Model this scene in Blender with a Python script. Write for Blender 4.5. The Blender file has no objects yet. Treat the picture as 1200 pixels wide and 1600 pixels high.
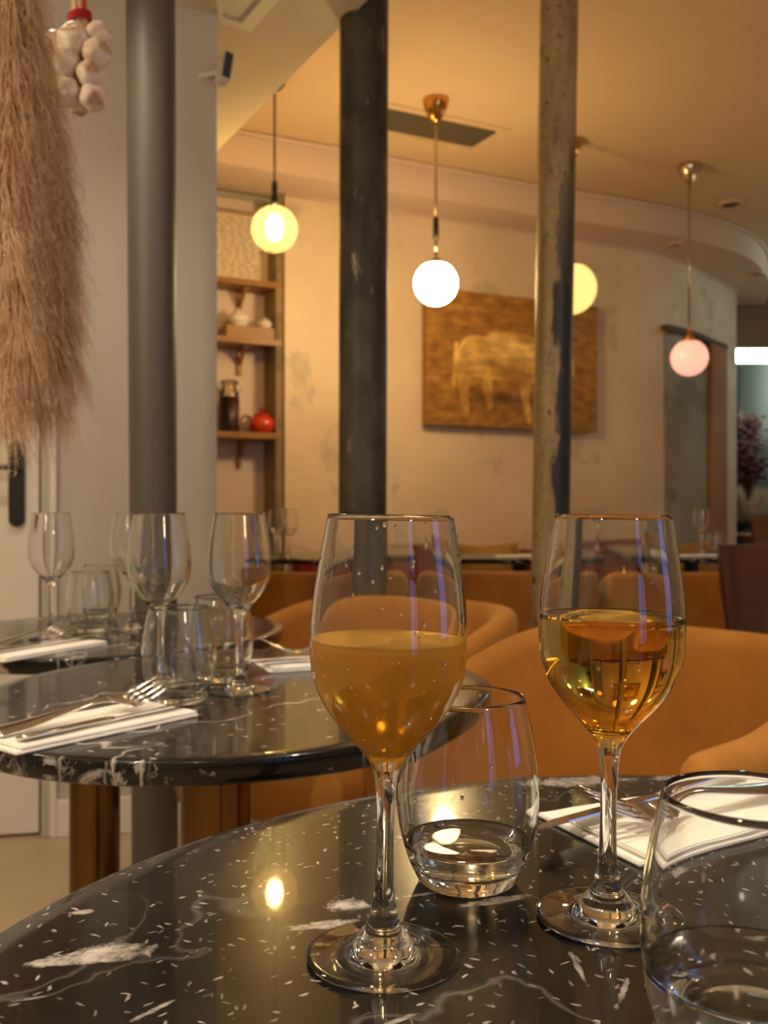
import bpy, bmesh, math, random
from mathutils import Vector, Matrix, noise
C = bpy.context.scene
COL = C.collection
PI = math.pi
# ---------------------------------------------------------------- camera
FPX, HZ, CZ = 1495.0, 800.0, 0.9625       # focal length in pixels, horizon row, eye height
cd = bpy.data.cameras.new('camera'); cam = bpy.data.objects.new('camera', cd); COL.objects.link(cam)
cam.location = (0, 0, CZ); cam.rotation_euler = (PI/2, 0, 0)
cd.sensor_fit = 'VERTICAL'; cd.sensor_height = 36; cd.lens = FPX/1600*36
cd.clip_start = 0.02; cd.clip_end = 60
cd.dof.use_dof = True; cd.dof.focus_distance = 0.5; cd.dof.aperture_fstop = 14
C.camera = cam
# ---------------------------------------------------------------- world, exposure
W = bpy.data.worlds.new('sky'); C.world = W; W.use_nodes = True
bg = W.node_tree.nodes['Background']; bg.inputs[0].default_value = (0.24, 0.38, 1.0, 1); bg.inputs[1].default_value = 0.85
C.view_settings.view_transform = 'Standard'; C.view_settings.look = 'None'
C.view_settings.gamma = 1; C.view_settings.use_curve_mapping = False
C.view_settings.exposure = 1.25
C.cycles.use_denoising = True
C.cycles.max_bounces = 14; C.cycles.transmission_bounces = 14; C.cycles.glossy_bounces = 6
C.cycles.diffuse_bounces = 4; C.cycles.transparent_max_bounces = 16
C.cycles.sample_clamp_indirect = 6; C.cycles.blur_glossy = 0.5

def at(px, py, z):                          # point of height z seen at a pixel
    d = (CZ - z)*FPX/(py - HZ); return Vector(((px-600)/FPX*d, d, z))
def atd(px, py, d):
    return Vector(((px-600)/FPX*d, d, CZ-(py-HZ)/FPX*d))
# ---------------------------------------------------------------- spotlights added to light the room
def spot(name, x, y, z, power, col, size=100, rad=0.035, tgt=None):
    l = bpy.data.lights.new(name, 'SPOT'); l.energy = power; l.color = col; l.spot_size = math.radians(size)
    l.spot_blend = 0.9; l.shadow_soft_size = rad
    o = bpy.data.objects.new(name, l); COL.objects.link(o); o.location = (x, y, z)
    if tgt is not None:
        o.rotation_euler = (Vector(tgt)-o.location).to_track_quat('-Z', 'Y').to_euler()
    return o
WARM = (1.0, 0.68, 0.34); SOFT = (1.0, 0.84, 0.64)
ADDED_SPOTS = [(-0.85, 0.15, 26), (0.75, 0.45, 30), (-0.15, -0.75, 24), (-.82, 2.05, 13)]

# ---------------------------------------------------------------- helpers
def s2l(r, g, b):
    f = lambda c: (c/255/12.92) if c/255 <= .04045 else ((c/255+.055)/1.055)**2.4
    return (f(r), f(g), f(b), 1)
class MT:
    def __init__(s, name):
        s.m = bpy.data.materials.new(name); s.m.use_nodes = True; s.t = s.m.node_tree; s.N = s.t.nodes; s.L = s.t.links
        s.b = s.N['Principled BSDF']; s.out = s.N['Material Output']
    def n(s, typ, ins=None, **kw):
        x = s.N.new(typ)
        for k, v in kw.items(): setattr(x, k, v)
        for k, v in (ins or {}).items(): s.set(x, k, v)
        return x
    def set(s, node, k, v):
        i = node.inputs[k]
        if isinstance(v, bpy.types.NodeSocket): s.L.new(v, i)
        elif isinstance(v, bpy.types.Node): s.L.new(v.outputs[0], i)
        else:
            i.default_value = v
    def P(s, **kw):
        for k, v in kw.items(): s.set(s.b, k.replace('_', ' '), v)
        return s
    def co(s, kind='Object', scale=(1, 1, 1), rot=(0, 0, 0), loc=(0, 0, 0)):
        tc = s.n('ShaderNodeTexCoord')
        return s.n('ShaderNodeMapping', {'Vector': tc.outputs[kind], 'Scale': scale, 'Rotation': rot, 'Location': loc}).outputs[0]
    def noise(s, vec, scale, detail=4, rough=.55, dist=0.0):
        return s.n('ShaderNodeTexNoise', {'Vector': vec, 'Scale': scale, 'Detail': detail, 'Roughness': rough, 'Distortion': dist}).outputs[0]
    def ramp(s, fac, stops):
        r = s.n('ShaderNodeValToRGB', {'Fac': fac}); e = r.color_ramp.elements
        while len(e) < len(stops): e.new(0.5)
        for k, (p, c) in enumerate(stops):
            e[k].position = p; e[k].color = c if len(c) == 4 else (*c, 1)
        return r.outputs[0]
    def mix(s, fac, a, b):
        x = s.n('ShaderNodeMix', data_type='RGBA')
        for k, v in ((0, fac), (6, a), (7, b)):
            if isinstance(v, bpy.types.NodeSocket): s.L.new(v, x.inputs[k])
            else: x.inputs[k].default_value = v
        return x.outputs[2]
    def math(s, op, a, b=0.0, c=0.0):
        x = s.n('ShaderNodeMath', operation=op)
        for k, v in enumerate((a, b, c)):
            if isinstance(v, bpy.types.NodeSocket): s.L.new(v, x.inputs[k])
            else: x.inputs[k].default_value = v
        return x.outputs[0]
    def bump(s, h, strength=.3, dist=.002):
        s.set(s.b, 'Normal', s.n('ShaderNodeBump', {'Height': h, 'Strength': strength, 'Distance': dist}).outputs[0]); return s
def plain(name, col, rough=.5, **kw):
    m = MT(name); m.P(Base_Color=col, Roughness=rough, **kw); return m.m
BLK = (0, 0, 0, 1); WHT = (1, 1, 1, 1)

def obj(name, bm, mat, parent=None, smooth=True):
    me = bpy.data.meshes.new(name); bm.to_mesh(me); bm.free()
    if smooth:
        for p in me.polygons: p.use_smooth = True
    if mat: me.materials.append(mat)
    o = bpy.data.objects.new(name, me); COL.objects.link(o)
    if parent: o.parent = parent
    if smooth is None:
        pass
    return o
def thing(name, label, cat, loc=(0, 0, 0), rz=0, group=None):
    o = bpy.data.objects.new(name, None); COL.objects.link(o); o.empty_display_size = .05
    o.location = loc; o.rotation_euler = (0, 0, rz)
    return tag(o, label, cat, group)
def tag(o, label, cat, group=None):
    o['label'] = label; o['category'] = cat
    if group: o['group'] = group
    return o
def struct(o): o['kind'] = 'structure'; return o
def dup(root, loc=None, rz=None, label=None, group=None):
    def cp(o, p):
        c = o.copy(); COL.objects.link(c); c.parent = p
        for ch in list(o.children): cp(ch, c)
        return c
    r = cp(root, None)
    if loc is not None: r.location = loc
    if rz is not None: r.rotation_euler = (0, 0, rz)
    if label: r['label'] = label
    if group: r['group'] = group
    return r
def box(bm, c, s, rot=None, bev=0, seg=2):
    M = Matrix.Translation(Vector(c)) @ (rot if rot else Matrix.Identity(4)) @ Matrix.Diagonal((s[0], s[1], s[2], 1))
    r = bmesh.ops.create_cube(bm, size=1, matrix=M)
    if bev:
        es = list({e for v in r['verts'] for e in v.link_edges})
        bmesh.ops.bevel(bm, geom=es, offset=bev, segments=seg, affect='EDGES', profile=.5, clamp_overlap=True)
    return bm
def RZ(a): return Matrix.Rotation(a, 4, 'Z')
def lathe(bm, prof, n=48, M=None):
    rings = []
    for r, z in prof:
        if r < 1e-7: rings.append([bm.verts.new((0, 0, z))])
        else: rings.append([bm.verts.new((r*math.cos(2*PI*k/n), r*math.sin(2*PI*k/n), z)) for k in range(n)])
    for a, b in zip(rings, rings[1:]):
        for k in range(n):
            k2 = (k+1) % n
            if len(a) == 1 and len(b) == 1: continue
            if len(a) == 1: bm.faces.new((a[0], b[k2], b[k])[::-1] if False else (a[0], b[k2], b[k]))
            elif len(b) == 1: bm.faces.new((a[k], a[k2], b[0]))
            else: bm.faces.new((a[k], a[k2], b[k2], b[k]))
    if M: bmesh.ops.transform(bm, matrix=M, verts=[v for r in rings for v in r])
    return bm
def tube(bm, pts, rad, n=10, cap=True):
    pts = [Vector(p) for p in pts]
    rr = rad if isinstance(rad, (list, tuple)) else [rad]*len(pts)
    rings = []; up = None
    for i, p in enumerate(pts):
        t = (pts[min(i+1, len(pts)-1)]-pts[max(i-1, 0)]).normalized()
        if up is None:
            up = Vector((0, 0, 1)) if abs(t.z) < .9 else Vector((1, 0, 0))
        a = t.cross(up).normalized(); b = a.cross(t).normalized(); up = b
        rings.append([bm.verts.new(p + a*math.cos(2*PI*k/n)*rr[i] + b*math.sin(2*PI*k/n)*rr[i]) for k in range(n)])
    for a, b in zip(rings, rings[1:]):
        for k in range(n): bm.faces.new((a[k], a[(k+1) % n], b[(k+1) % n], b[k]))
    if cap:
        bm.faces.new(rings[0][::-1]); bm.faces.new(rings[-1])
    bmesh.ops.recalc_face_normals(bm, faces=bm.faces[:])
    return bm
def catmull(P, k=6):
    out = []
    for i in range(len(P)-1):
        p0 = P[max(i-1, 0)]; p1 = P[i]; p2 = P[i+1]; p3 = P[min(i+2, len(P)-1)]
        for j in range(k):
            t = j/k
            out.append(tuple(.5*((2*b)+(-a+c)*t+(2*a-5*b+4*c-d)*t*t+(-a+3*b-3*c+d)*t**3) for a, b, c, d in zip(p0, p1, p2, p3)))
    out.append(tuple(P[-1])); return out
def prism(bm, pts, z0, z1):
    a = [bm.verts.new((x, y, z0)) for x, y in pts]; b = [bm.verts.new((x, y, z1)) for x, y in pts]
    n = len(pts); bm.faces.new(a[::-1]); bm.faces.new(b)
    for k in range(n): bm.faces.new((a[k], a[(k+1) % n], b[(k+1) % n], b[k]))
    bmesh.ops.recalc_face_normals(bm, faces=bm.faces[:]); return bm
def wallstrip(bm, pts, z0, z1, th, side=1):
    """a wall of real thickness standing on a plan polyline"""
    pts = [Vector((p[0], p[1])) for p in pts]; off = []
    for i, p in enumerate(pts):
        t = (pts[min(i+1, len(pts)-1)]-pts[max(i-1, 0)]).normalized()
        off.append(p + Vector((-t.y, t.x))*th*side)
    prism(bm, [tuple(p) for p in pts] + [tuple(p) for p in off[::-1]], z0, z1); return bm
def new(): return bmesh.new()
def smoothstep(a, b, x):
    t = max(0, min(1, (x-a)/(b-a))); return t*t*(3-2*t)
def autosmooth(o, ang=35):
    me = o.data
    bm = bmesh.new(); bm.from_mesh(me)
    for e in bm.edges:
        if len(e.link_faces) == 2 and e.calc_face_angle(0) > math.radians(ang): e.smooth = False
    bm.to_mesh(me); bm.free(); return o

# ---------------------------------------------------------------- materials
def plaster(name, c1, c2, c3=None, patch=.0, rough=.75):
    m = MT(name); v = m.co()
    n1 = m.noise(v, 1.3, 6, .6); n2 = m.noise(v, 7, 8, .65, .4)
    base = m.mix(m.ramp(n1, [(.35, BLK), (.65, WHT)]), c1, c2)
    if c3:
        f = m.ramp(m.math('ADD', m.math('MULTIPLY', m.noise(v, 2.1, 6, .6, .6), .7), m.math('MULTIPLY', n2, .3)), [(patch, BLK), (patch+.05, WHT)])
        base = m.mix(m.math('MULTIPLY', f, .55), base, c3)
    m.P(Base_Color=base, Roughness=rough); m.bump(n2, .25, .004); return m.m
M_wall_back = plaster('distressed_plaster', s2l(228, 206, 178), s2l(212, 188, 158), s2l(172, 158, 138), .56, .55)
M_paint = plaster('warm_white_paint', s2l(192, 186, 174), s2l(184, 178, 166))
M_ceil = plaster('ceiling_paint', s2l(212, 184, 148), s2l(206, 178, 142))
M_ceil_low = plaster('low_ceiling_paint', s2l(226, 212, 186), s2l(222, 208, 182))
M_cove = plaster('cove_paint', s2l(214, 190, 172), s2l(208, 184, 166))
M_niche = plaster('niche_paint', s2l(222, 200, 188), s2l(216, 194, 182))
M_floor = plaster('stone_floor', s2l(196, 178, 150), s2l(178, 158, 128), s2l(150, 130, 104), .58, .45)
M_white = plain('white_gloss', s2l(226, 220, 210), .4)
M_black = plain('black_satin', s2l(14, 14, 15), .35)
M_darkgap = plain('dark_gap', s2l(26, 20, 15), .9)
M_brass = plain('polished_brass', s2l(214, 160, 88), .12, Metallic=1.0)
M_nickel = plain('polished_nickel', s2l(196, 180, 156), .12, Metallic=1.0)
M_steel = plain('cutlery_steel', s2l(214, 210, 204), .13, Metallic=1.0)
M_grey = plain('grey_vent', s2l(104, 92, 74), .6)
M_red = plain('red_leatherette', s2l(120, 22, 16), .5)
def wood(name, c1, c2, sc=(4, 30, 30), rough=.45):
    m = MT(name); v = m.co(scale=sc); n = m.noise(v, 1.5, 5, .6, .6)
    m.P(Base_Color=m.mix(m.ramp(n, [(.3, BLK), (.7, WHT)]), c1, c2), Roughness=rough); m.bump(n, .15, .001); return m.m
M_oak = wood('oak_shelf', s2l(164, 118, 60), s2l(132, 90, 42))
M_walnut = wood('dark_walnut', s2l(100, 56, 18), s2l(60, 32, 8), (12, 12, 2.2), .55)
M_wood_mid = wood('beech_brown', s2l(150, 88, 46), s2l(120, 66, 32))
# velvet
def velvet(name, c1, c2):
    m = MT(name); v = m.co(); n = m.noise(v, 5, 4, .6, .5); f = m.noise(v, 420, 2, .5)
    m.P(Base_Color=m.mix(m.ramp(n, [(.3, BLK), (.7, WHT)]), c1, c2), Roughness=.85, Sheen_Weight=.25, Sheen_Roughness=.35, Sheen_Tint=s2l(255, 205, 130))
    m.bump(f, .25, .0006); return m.m
M_velvet = velvet('mustard_velvet', s2l(176, 120, 44), s2l(154, 98, 30))
M_cushion = velvet('olive_velvet', s2l(150, 110, 40), s2l(112, 80, 26))
# glass
def glassmat(name, col=(1, 1, 1, 1), ior=1.5, rough=0.0):
    m = MT(name); g = m.n('ShaderNodeBsdfGlass', {'Color': col, 'IOR': ior, 'Roughness': rough}); m.L.new(g.outputs[0], m.out.inputs[0]); return m
M_glass = glassmat('clear_glass', (.985, .99, .985, 1), 1.48).m
M_water = glassmat('water', (1, 1, 1, 1), 1.33).m
M_wine = glassmat('clear_amber_wine', (.96, .74, .30, 1), 1.34).m
w = MT('cloudy_amber_wine')
g = w.n('ShaderNodeBsdfGlass', {'Color': s2l(250, 214, 120), 'IOR': 1.34, 'Roughness': .15})
tl = w.n('ShaderNodeBsdfTranslucent', {'Color': s2l(255, 216, 110)}); df = w.n('ShaderNodeBsdfDiffuse', {'Color': s2l(240, 190, 92)})
a = w.n('ShaderNodeMixShader', {0: .45, 1: tl.outputs[0], 2: df.outputs[0]}); b = w.n('ShaderNodeMixShader', {0: .62, 1: g.outputs[0], 2: a.outputs[0]})
w.L.new(b.outputs[0], w.out.inputs[0]); M_cloudy = w.m
def thin(name, col, refl=.12, fac=None):
    m = MT(name); t = m.n('ShaderNodeBsdfTransparent', {'Color': col}); g = m.n('ShaderNodeBsdfGlossy', {'Roughness': .03})
    f = m.n('ShaderNodeFresnel', {'IOR': 1.5}); x = m.n('ShaderNodeMixShader', {0: f.outputs[0], 1: t.outputs[0], 2: g.outputs[0]}); m.L.new(x.outputs[0], m.out.inputs[0]); return m.m
def emit(name, col, st):
    m = MT(name); e = m.n('ShaderNodeEmission', {'Color': col, 'Strength': st}); m.L.new(e.outputs[0], m.out.inputs[0]); return m.m
# marble
def marble(name, blobs=(), seed=0.0, fleck=1.0):
    m = MT(name); v0 = m.co(); v = m.co(loc=(seed, seed*.7, 0))
    base = m.mix(m.ramp(m.noise(v, 9, 6, .6, .3), [(.35, BLK), (.75, WHT)]), s2l(9, 8, 8), s2l(30, 27, 25))
    warp = m.n('ShaderNodeVectorMath', {0: v, 1: m.n('ShaderNodeVectorMath', {0: m.n('ShaderNodeTexNoise', {'Vector': v, 'Scale': 7.0, 'Detail': 5.0}).outputs[1], 'Scale': .12}, operation='SCALE').outputs[0]}, operation='ADD').outputs[0]
    warp2 = m.n('ShaderNodeVectorMath', {0: v, 1: m.n('ShaderNodeVectorMath', {0: m.n('ShaderNodeTexNoise', {'Vector': v, 'Scale': 120.0, 'Detail': 3.0}).outputs[1], 'Scale': .006}, operation='SCALE').outputs[0]}, operation='ADD').outputs[0]
    # long thin veins
    r = m.math('ABSOLUTE', m.math('SUBTRACT', m.noise(warp, 4.2, 3, .5), .5))
    vein = m.math('MULTIPLY', m.ramp(r, [(0, WHT), (.007, BLK)]), m.ramp(m.noise(v, 5.5, 3), [(.44, BLK), (.54, WHT)]))
    # short hairlines in two directions
    tot = m.math('MULTIPLY', vein, .9 if seed else .10)
    for rot, thr in ((.5, .085), (-.7, .08), (1.5, .085)):
        vv = m.n('ShaderNodeMapping', {'Vector': m.n('ShaderNodeMapping', {'Vector': warp2, 'Rotation': (0, 0, rot)}).outputs[0], 'Scale': (90*fleck, 250*fleck, 1), 'Location': (seed*3+rot, rot, 0)}).outputs[0]
        vo = m.n('ShaderNodeTexVoronoi', {'Vector': vv, 'Scale': 1.0, 'Randomness': 1.0}, voronoi_dimensions='2D')
        pick = m.ramp(m.n('ShaderNodeSeparateColor', {0: vo.outputs[1]}).outputs[0], [(.90, BLK), (.97, WHT)])
        f = m.math('MULTIPLY', m.ramp(vo.outputs[0], [(thr*1.2, WHT), (thr*3.2, BLK)]), pick)
        tot = m.math('MAXIMUM', tot, m.math('MULTIPLY', f, m.math('MULTIPLY_ADD', m.n('ShaderNodeSeparateColor', {0: vo.outputs[1]}).outputs[1], .65, .12)))
    edge = m.noise(v0, 55, 8, .7, .5)
    for (x, y, sx, sy, ang, amt) in blobs:
        vm = m.n('ShaderNodeMapping', {'Vector': m.n('ShaderNodeTexCoord').outputs['Object'], 'Location': (x, y, 0), 'Rotation': (0, 0, ang), 'Scale': (sx, sy, 1)}, vector_type='TEXTURE').outputs[0]
        se = m.n('ShaderNodeSeparateXYZ', {0: vm})
        l = m.math('SQRT', m.math('ADD', m.math('MULTIPLY', se.outputs[0], se.outputs[0]), m.math('MULTIPLY', se.outputs[1], se.outputs[1])))
        q = m.math('ADD', l, m.math('MULTIPLY', m.math('SUBTRACT', edge, .5), 3.0))
        tot = m.math('MAXIMUM', tot, m.math('MULTIPLY', m.math('MULTIPLY', m.ramp(q, [(.55, WHT), (1.1, BLK)]), m.ramp(m.noise(v0, 130, 6, .7), [(.3, (.25, .25, .25)), (.6, WHT)])), amt*.85))
    sep = m.n('ShaderNodeSeparateXYZ', {0: v0})
    if name == 'black_marble_middle':     # white breccia on the rim
        rim = m.ramp(m.math('SUBTRACT', m.noise(m.co(scale=(1, 1, 1)), 34, 6, .68, 1.2), m.ramp(m.math('ADD', sep.outputs[0], .5), [(.44, BLK), (.53, (.16, .16, .16))])), [(.50, BLK), (.58, WHT)])
        tot = m.math('MAXIMUM', tot, m.math('MULTIPLY', m.math('MULTIPLY', rim, m.ramp(m.math('MULTIPLY', sep.outputs[2], -1.0), [(.0005, BLK), (.0025, WHT)])), .55))
    col = m.mix(tot, base, s2l(206, 198, 192))
    scr = m.noise(m.co(scale=(60, 700, 1), rot=(0, 0, .7)), 1, 3, .7)
    m.P(Base_Color=col, Roughness=.22, Specular_IOR_Level=.18, Coat_Weight=.42, Coat_Roughness=.03)
    m.bump(scr, .05, .0004); return m.m
def B(px, py, hw, hd, ang=0, amt=.8):
    p = at(px, py, .75); return (p.x-.202, p.y-.359, hw, hd, ang, amt)
M_marble_f = marble('black_marble_front', [B(160, 1490, .025, .0100, .25, 1.0), B(85, 1503, .020, .005, .1, .9), B(545, 1415, .014, .0100, 0, .95), B(500, 1446, .022, .0045, .3, .8),
    B(240, 1578, .013, .002, .9, .7), B(905, 1515, .0018, .016, .05, .6), B(770, 1408, .022, .0045, .35, .7), B(130, 1425, .006, .003, .2, .7), B(655, 1398, .01, .002, .3, .6),
    B(910, 1220, .045, .016, .1, .7), B(1080, 1216, .04, .012, 0, .65), B(1040, 1360, .012, .006, .6, .6), B(975, 1545, .0016, .012, -.4, .6), B(620, 1595, .010, .0016, .6, .6), B(50, 1560, .01, .0012, .3, .5)], .0)
M_marble_m = marble('black_marble_middle', [], 3.3, .5)
M_marble_b = marble('black_marble_far', [], 7.9, .5)
M_napkin = MT('white_linen').P(Base_Color=s2l(240, 238, 232), Roughness=.8); M_napkin.bump(M_napkin.noise(M_napkin.co(), 900, 2), .15, .0004); M_napkin = M_napkin.m

# ================================================================ STRUCTURE
ZC, ZL, ZS = 2.85, 2.50, 2.675              # main ceiling, low ceiling on the left, soffit along the wall
sb = new(); box(sb, (1.0, 3.6, -.05), (9.4, 13.6, .1)); struct(obj('floor', sb, M_floor, smooth=False))
WP = [(-.534, 5.15), (.033, 5.435), (.48, 5.66), (.925, 5.885), (1.32, 6.08), (1.675, 6.26), (1.94, 6.45), (2.16, 6.68), (2.36, 6.95), (2.56, 7.2), (2.74, 7.44)]
WPs = [WP[0]] + [WP[1]] + [WP[2]] + catmull(WP[3:], 5) + [(2.80, 7.60), (2.80, 7.95)]
sb = new(); wallstrip(sb, WPs, 0, ZC, .12, 1); autosmooth(struct(obj('wall_back', sb, M_wall_back)))
# shelf niche: return + recessed wall
sb = new(); wallstrip(sb, [(-2.35, 4.44), (-.615, 5.31)], 0, ZC, .1, 1); struct(obj('wall_niche', sb, M_niche, smooth=False))
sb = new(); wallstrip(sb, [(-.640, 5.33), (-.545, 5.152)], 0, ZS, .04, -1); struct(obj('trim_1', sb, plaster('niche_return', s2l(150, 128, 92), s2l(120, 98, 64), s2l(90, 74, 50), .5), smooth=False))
# left white wall with the door
LW = lambda x: 2.93 + (x + .51)*.19
sb = new(); wallstrip(sb, [(-0.985, LW(-0.985)), (-.51, LW(-.51)), (-.535, LW(-.51)+.16)], 0, 2.9, .02, 1)
bmesh.ops.delete(sb, geom=sb.verts[:], context='VERTS')
prism(sb, [(-0.985, LW(-0.985)), (-.512, LW(-.512)), (-.540, LW(-.51)+.14), (-0.985, LW(-0.985)+.14)], 0, ZL)
autosmooth(struct(obj('wall_left', sb, M_paint, smooth=False)))
sb = new(); prism(sb, [(-0.985, LW(-0.985)+.03), (-2.2, LW(-2.2)+.03), (-2.2, LW(-2.2)+.14), (-0.985, LW(-0.985)+.14)], 2.14, ZL)
struct(obj('wall_over_door', sb, M_paint, smooth=False))
sb = new(); prism(sb, [(-1.90, LW(-1.9)), (-2.2, LW(-2.2)), (-2.2, LW(-2.2)+.14), (-1.90, LW(-1.90)+.14)], 0, 2.14); struct(obj('wall_beside_door', sb, M_paint, smooth=False))
sb = new(); prism(sb, [(-2.3, -2.7), (-2.2, -2.7), (-2.2, 5.0), (-2.3, 5.0)], 0, ZC); struct(obj('wall_far_left', sb, M_paint, smooth=False))
ang_l = math.atan(.19)
def on_left(px, off=0):                      # x on the left wall seen at a pixel column
    k = (px-600)/FPX; x = k*(2.93+.51*.19)/(1-k*.19); return x
# door leaf
xr = on_left(57); xl = xr - .83
dm = new(); c = Vector(((xr+xl)/2, LW((xr+xl)/2)+.03, 1.06)); box(dm, c, ((xr-xl)/math.cos(ang_l), .04, 2.10), RZ(ang_l), .003)
door = struct(obj('door_1', dm, M_white, smooth=False)); door['label'] = 'white painted flush door with a black lever handle'
hp = atd(25, 755, LW(on_left(25))); k = new()
prof = []
for i in range(24):
    a = 2*PI*i/24; prof.append((math.cos(a)*.023, math.sin(a)*.023 + (.105 if math.sin(a) >= 0 else -.105)))
va = [k.verts.new((x, 0, z)) for x, z in prof]; vb = [k.verts.new((x, -.012, z)) for x, z in prof]
k.faces.new(va); k.faces.new(vb[::-1])
for i in range(24): k.faces.new((va[i], va[(i+1) % 24], vb[(i+1) % 24], vb[i]))
bmesh.ops.recalc_face_normals(k, faces=k.faces[:])
hy = LW(hp.x) + .009
bmesh.ops.transform(k, matrix=Matrix.Translation((hp.x, hy, hp.z)) @ RZ(ang_l), verts=k.verts[:])
plate = obj('handle_plate', k, M_black, door, smooth=False)
k = new(); e = Vector((math.cos(ang_l), math.sin(ang_l), 0)); nn = Vector((math.sin(ang_l), -math.cos(ang_l), 0)); q = Vector((hp.x, hy, hp.z+.045))
tube(k, [q, q+nn*.045, q+nn*.052-e*.01, q+nn*.054-e*.12], .008, 10); obj('lever', k, M_black, door)
# dark gap and casing
k = new(); g0 = on_left(60.5); box(k, (g0, LW(g0)+.065, 1.06), (.036, .03, 2.12), RZ(ang_l)); struct(obj('trim_2', k, M_darkgap, smooth=False))
k = new(); g1 = on_left(73.5); box(k, (g1, LW(g1)+.012, 1.08), (.036, .05, 2.16), RZ(ang_l), .004); struct(obj('trim_3', k, M_paint, smooth=False))
k = new(); g2 = on_left(85); box(k, (g2, LW(g2)-.004, 1.10), (.020, .034, 2.2), RZ(ang_l), .005); struct(obj('trim_4', k, M_white, smooth=False))
k = new(); box(k, ((xr+xl)/2-.02, LW((xr+xl)/2)-.004, 2.16), (.96, .034, .05), RZ(ang_l), .005); struct(obj('trim_5', k, M_white, smooth=False))
bx0, bx1 = on_left(90), -.515
k = new(); box(k, ((bx0+bx1)/2, LW((bx0+bx1)/2)-.009, .055), ((bx1-bx0)/math.cos(ang_l), .016, .11), RZ(ang_l), .004); struct(obj('baseboard_left', k, M_white, smooth=False))
# closing walls of the room (right and behind the photographer) with their windows
def wall_with_opening(name, a, b, z1, o0, o1, oz0, oz1, th=.15):
    a = Vector(a); b = Vector(b); L = (b-a).length; t = (b-a)/L; k = new()
    ang = math.atan2(t.y, t.x)
    def seg(s0, s1, q0, q1):
        c = a + t*(s0+s1)/2; box(k, (c.x, c.y, (q0+q1)/2), (s1-s0, th, q1-q0), RZ(ang))
    seg(0, o0, 0, z1); seg(o1, L, 0, z1); seg(o0, o1, 0, oz0); seg(o0, o1, oz1, z1)
    struct(obj(name, k, M_paint, smooth=False))
    return a, t, ang
def window(name, a, t, ang, o0, o1, z0, z1):
    k = new(); c = a+t*(o0+o1)/2; w_ = o1-o0
    for s in (o0+.03, (o0+o1)/2, o1-.03):
        p = a+t*s; box(k, (p.x, p.y, (z0+z1)/2), (.05, .06, z1-z0), RZ(ang))
    for z in (z0+.03, z0+(z1-z0)*.72, z1-.03): box(k, (c.x, c.y, z), (w_, .06, .05), RZ(ang))
    f = struct(obj(name, k, M_black, smooth=False))
    k = new(); box(k, (c.x, c.y, (z0+z1)/2), (w_-.02, .006, z1-z0-.02), RZ(ang)); obj('pane', k, thin('window_pane', (.95, .97, 1, 1)), f, smooth=False)
a, t, g_ = wall_with_opening('wall_right', (3.9, -2.7), (3.9, 10.4), ZC, 2.5, 3.4, .5, 2.4); window('window_1', a, t, g_, 2.5, 3.4, .5, 2.4)
a, t, g_ = wall_with_opening('wall_rear', (-2.25, -2.65), (3.9, -2.65), ZC, 4.1, 5.4, .3, 2.4); window('window_2', a, t, g_, 4.1, 5.4, .3, 2.4)
# ceilings
LD = [(-1.06, 4.71), (-.708, 4.07), (-.142, 3.04), (1.35, .33)]
k = new(); prism(k, [(-2.2, -2.6), (1.35, -2.6), (1.35, .33), (-.142, 3.04), (-.708, 4.07), (-1.05, 4.69), (-2.2, 4.69)], ZL, ZC-.002); struct(obj('ceiling_low', k, M_ceil_low, smooth=False))
k = new(); box(k, (1.0, 3.6, ZC+.05), (9.4, 13.6, .1)); struct(obj('ceiling', k, M_ceil, smooth=False))
# soffit along the back wall (fascia + underside)
FP = [(-1.12, 4.53), (-.486, 4.84), (.031, 5.09), (.866, 5.51), (1.35, 5.72), (1.785, 5.93), (2.10, 6.13), (2.40, 6.39), (2.658, 6.735), (2.95, 7.3), (3.15, 7.9)]
FPs = FP[:3] + catmull(FP[3:], 5)
k = new(); prism(k, FPs + [(2.70, 7.95)] + [(x, y) for x, y in WPs[::-1] if y < 7.9] + [(-.66, 5.32), (-1.14, 5.08)], ZS, ZC-.002)
autosmooth(struct(obj('ceiling_soffit', k, M_cove)), 30)
k = new(); tube(k, [(x+.01, y-.012, ZC-.012) for x, y in FPs], .011, 6); struct(obj('trim_6', k, M_cove))
k = new(); tube(k, [(x, y-.012, ZS-.004) for x, y in WPs if y < 7.5], .009, 6); struct(obj('trim_7', k, M_cove))
# grey ceiling grille, recessed line around it
P4 = [at(770, 205, ZC), at(736, 229, ZC), at(560, 194, ZC), at(575, 158, ZC)]
P4 = [Vector((.552, 4.74, ZC)), Vector((.455, 4.92, ZC)), Vector((-.15, 4.62, ZC)), Vector((-.053, 4.44, ZC))]
k = new(); prism(k, [(p.x, p.y) for p in P4], ZC-.012, ZC-.001)
vent = tag(obj('ceiling_vent', k, M_grey, smooth=False), 'long dark grey ventilation grille set in the ceiling', 'vent')
k = new(); ctr = sum(P4, Vector())/4; u_ = (P4[0]-P4[3]).normalized(); v_ = (P4[1]-P4[0]).normalized(); ang_v = math.atan2(u_.y, u_.x)
for s in (-1, 1):
    p = ctr+v_*s*.155; box(k, (p.x, p.y, ZC-.003), (.76, .012, .006), RZ(ang_v)); p = ctr+u_*s*.375; box(k, (p.x, p.y, ZC-.003), (.012, .31, .006), RZ(ang_v))
obj('vent_border', k, M_ceil, vent, smooth=False)
k = new()
for i in range(9):
    p = ctr+v_*(-.09+i*.0225); box(k, (p.x, p.y, ZC-.0145), (.66, .004, .005), RZ(ang_v))
o = obj('slats', k, M_grey, vent, smooth=False); o['kind'] = 'stuff'
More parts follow.
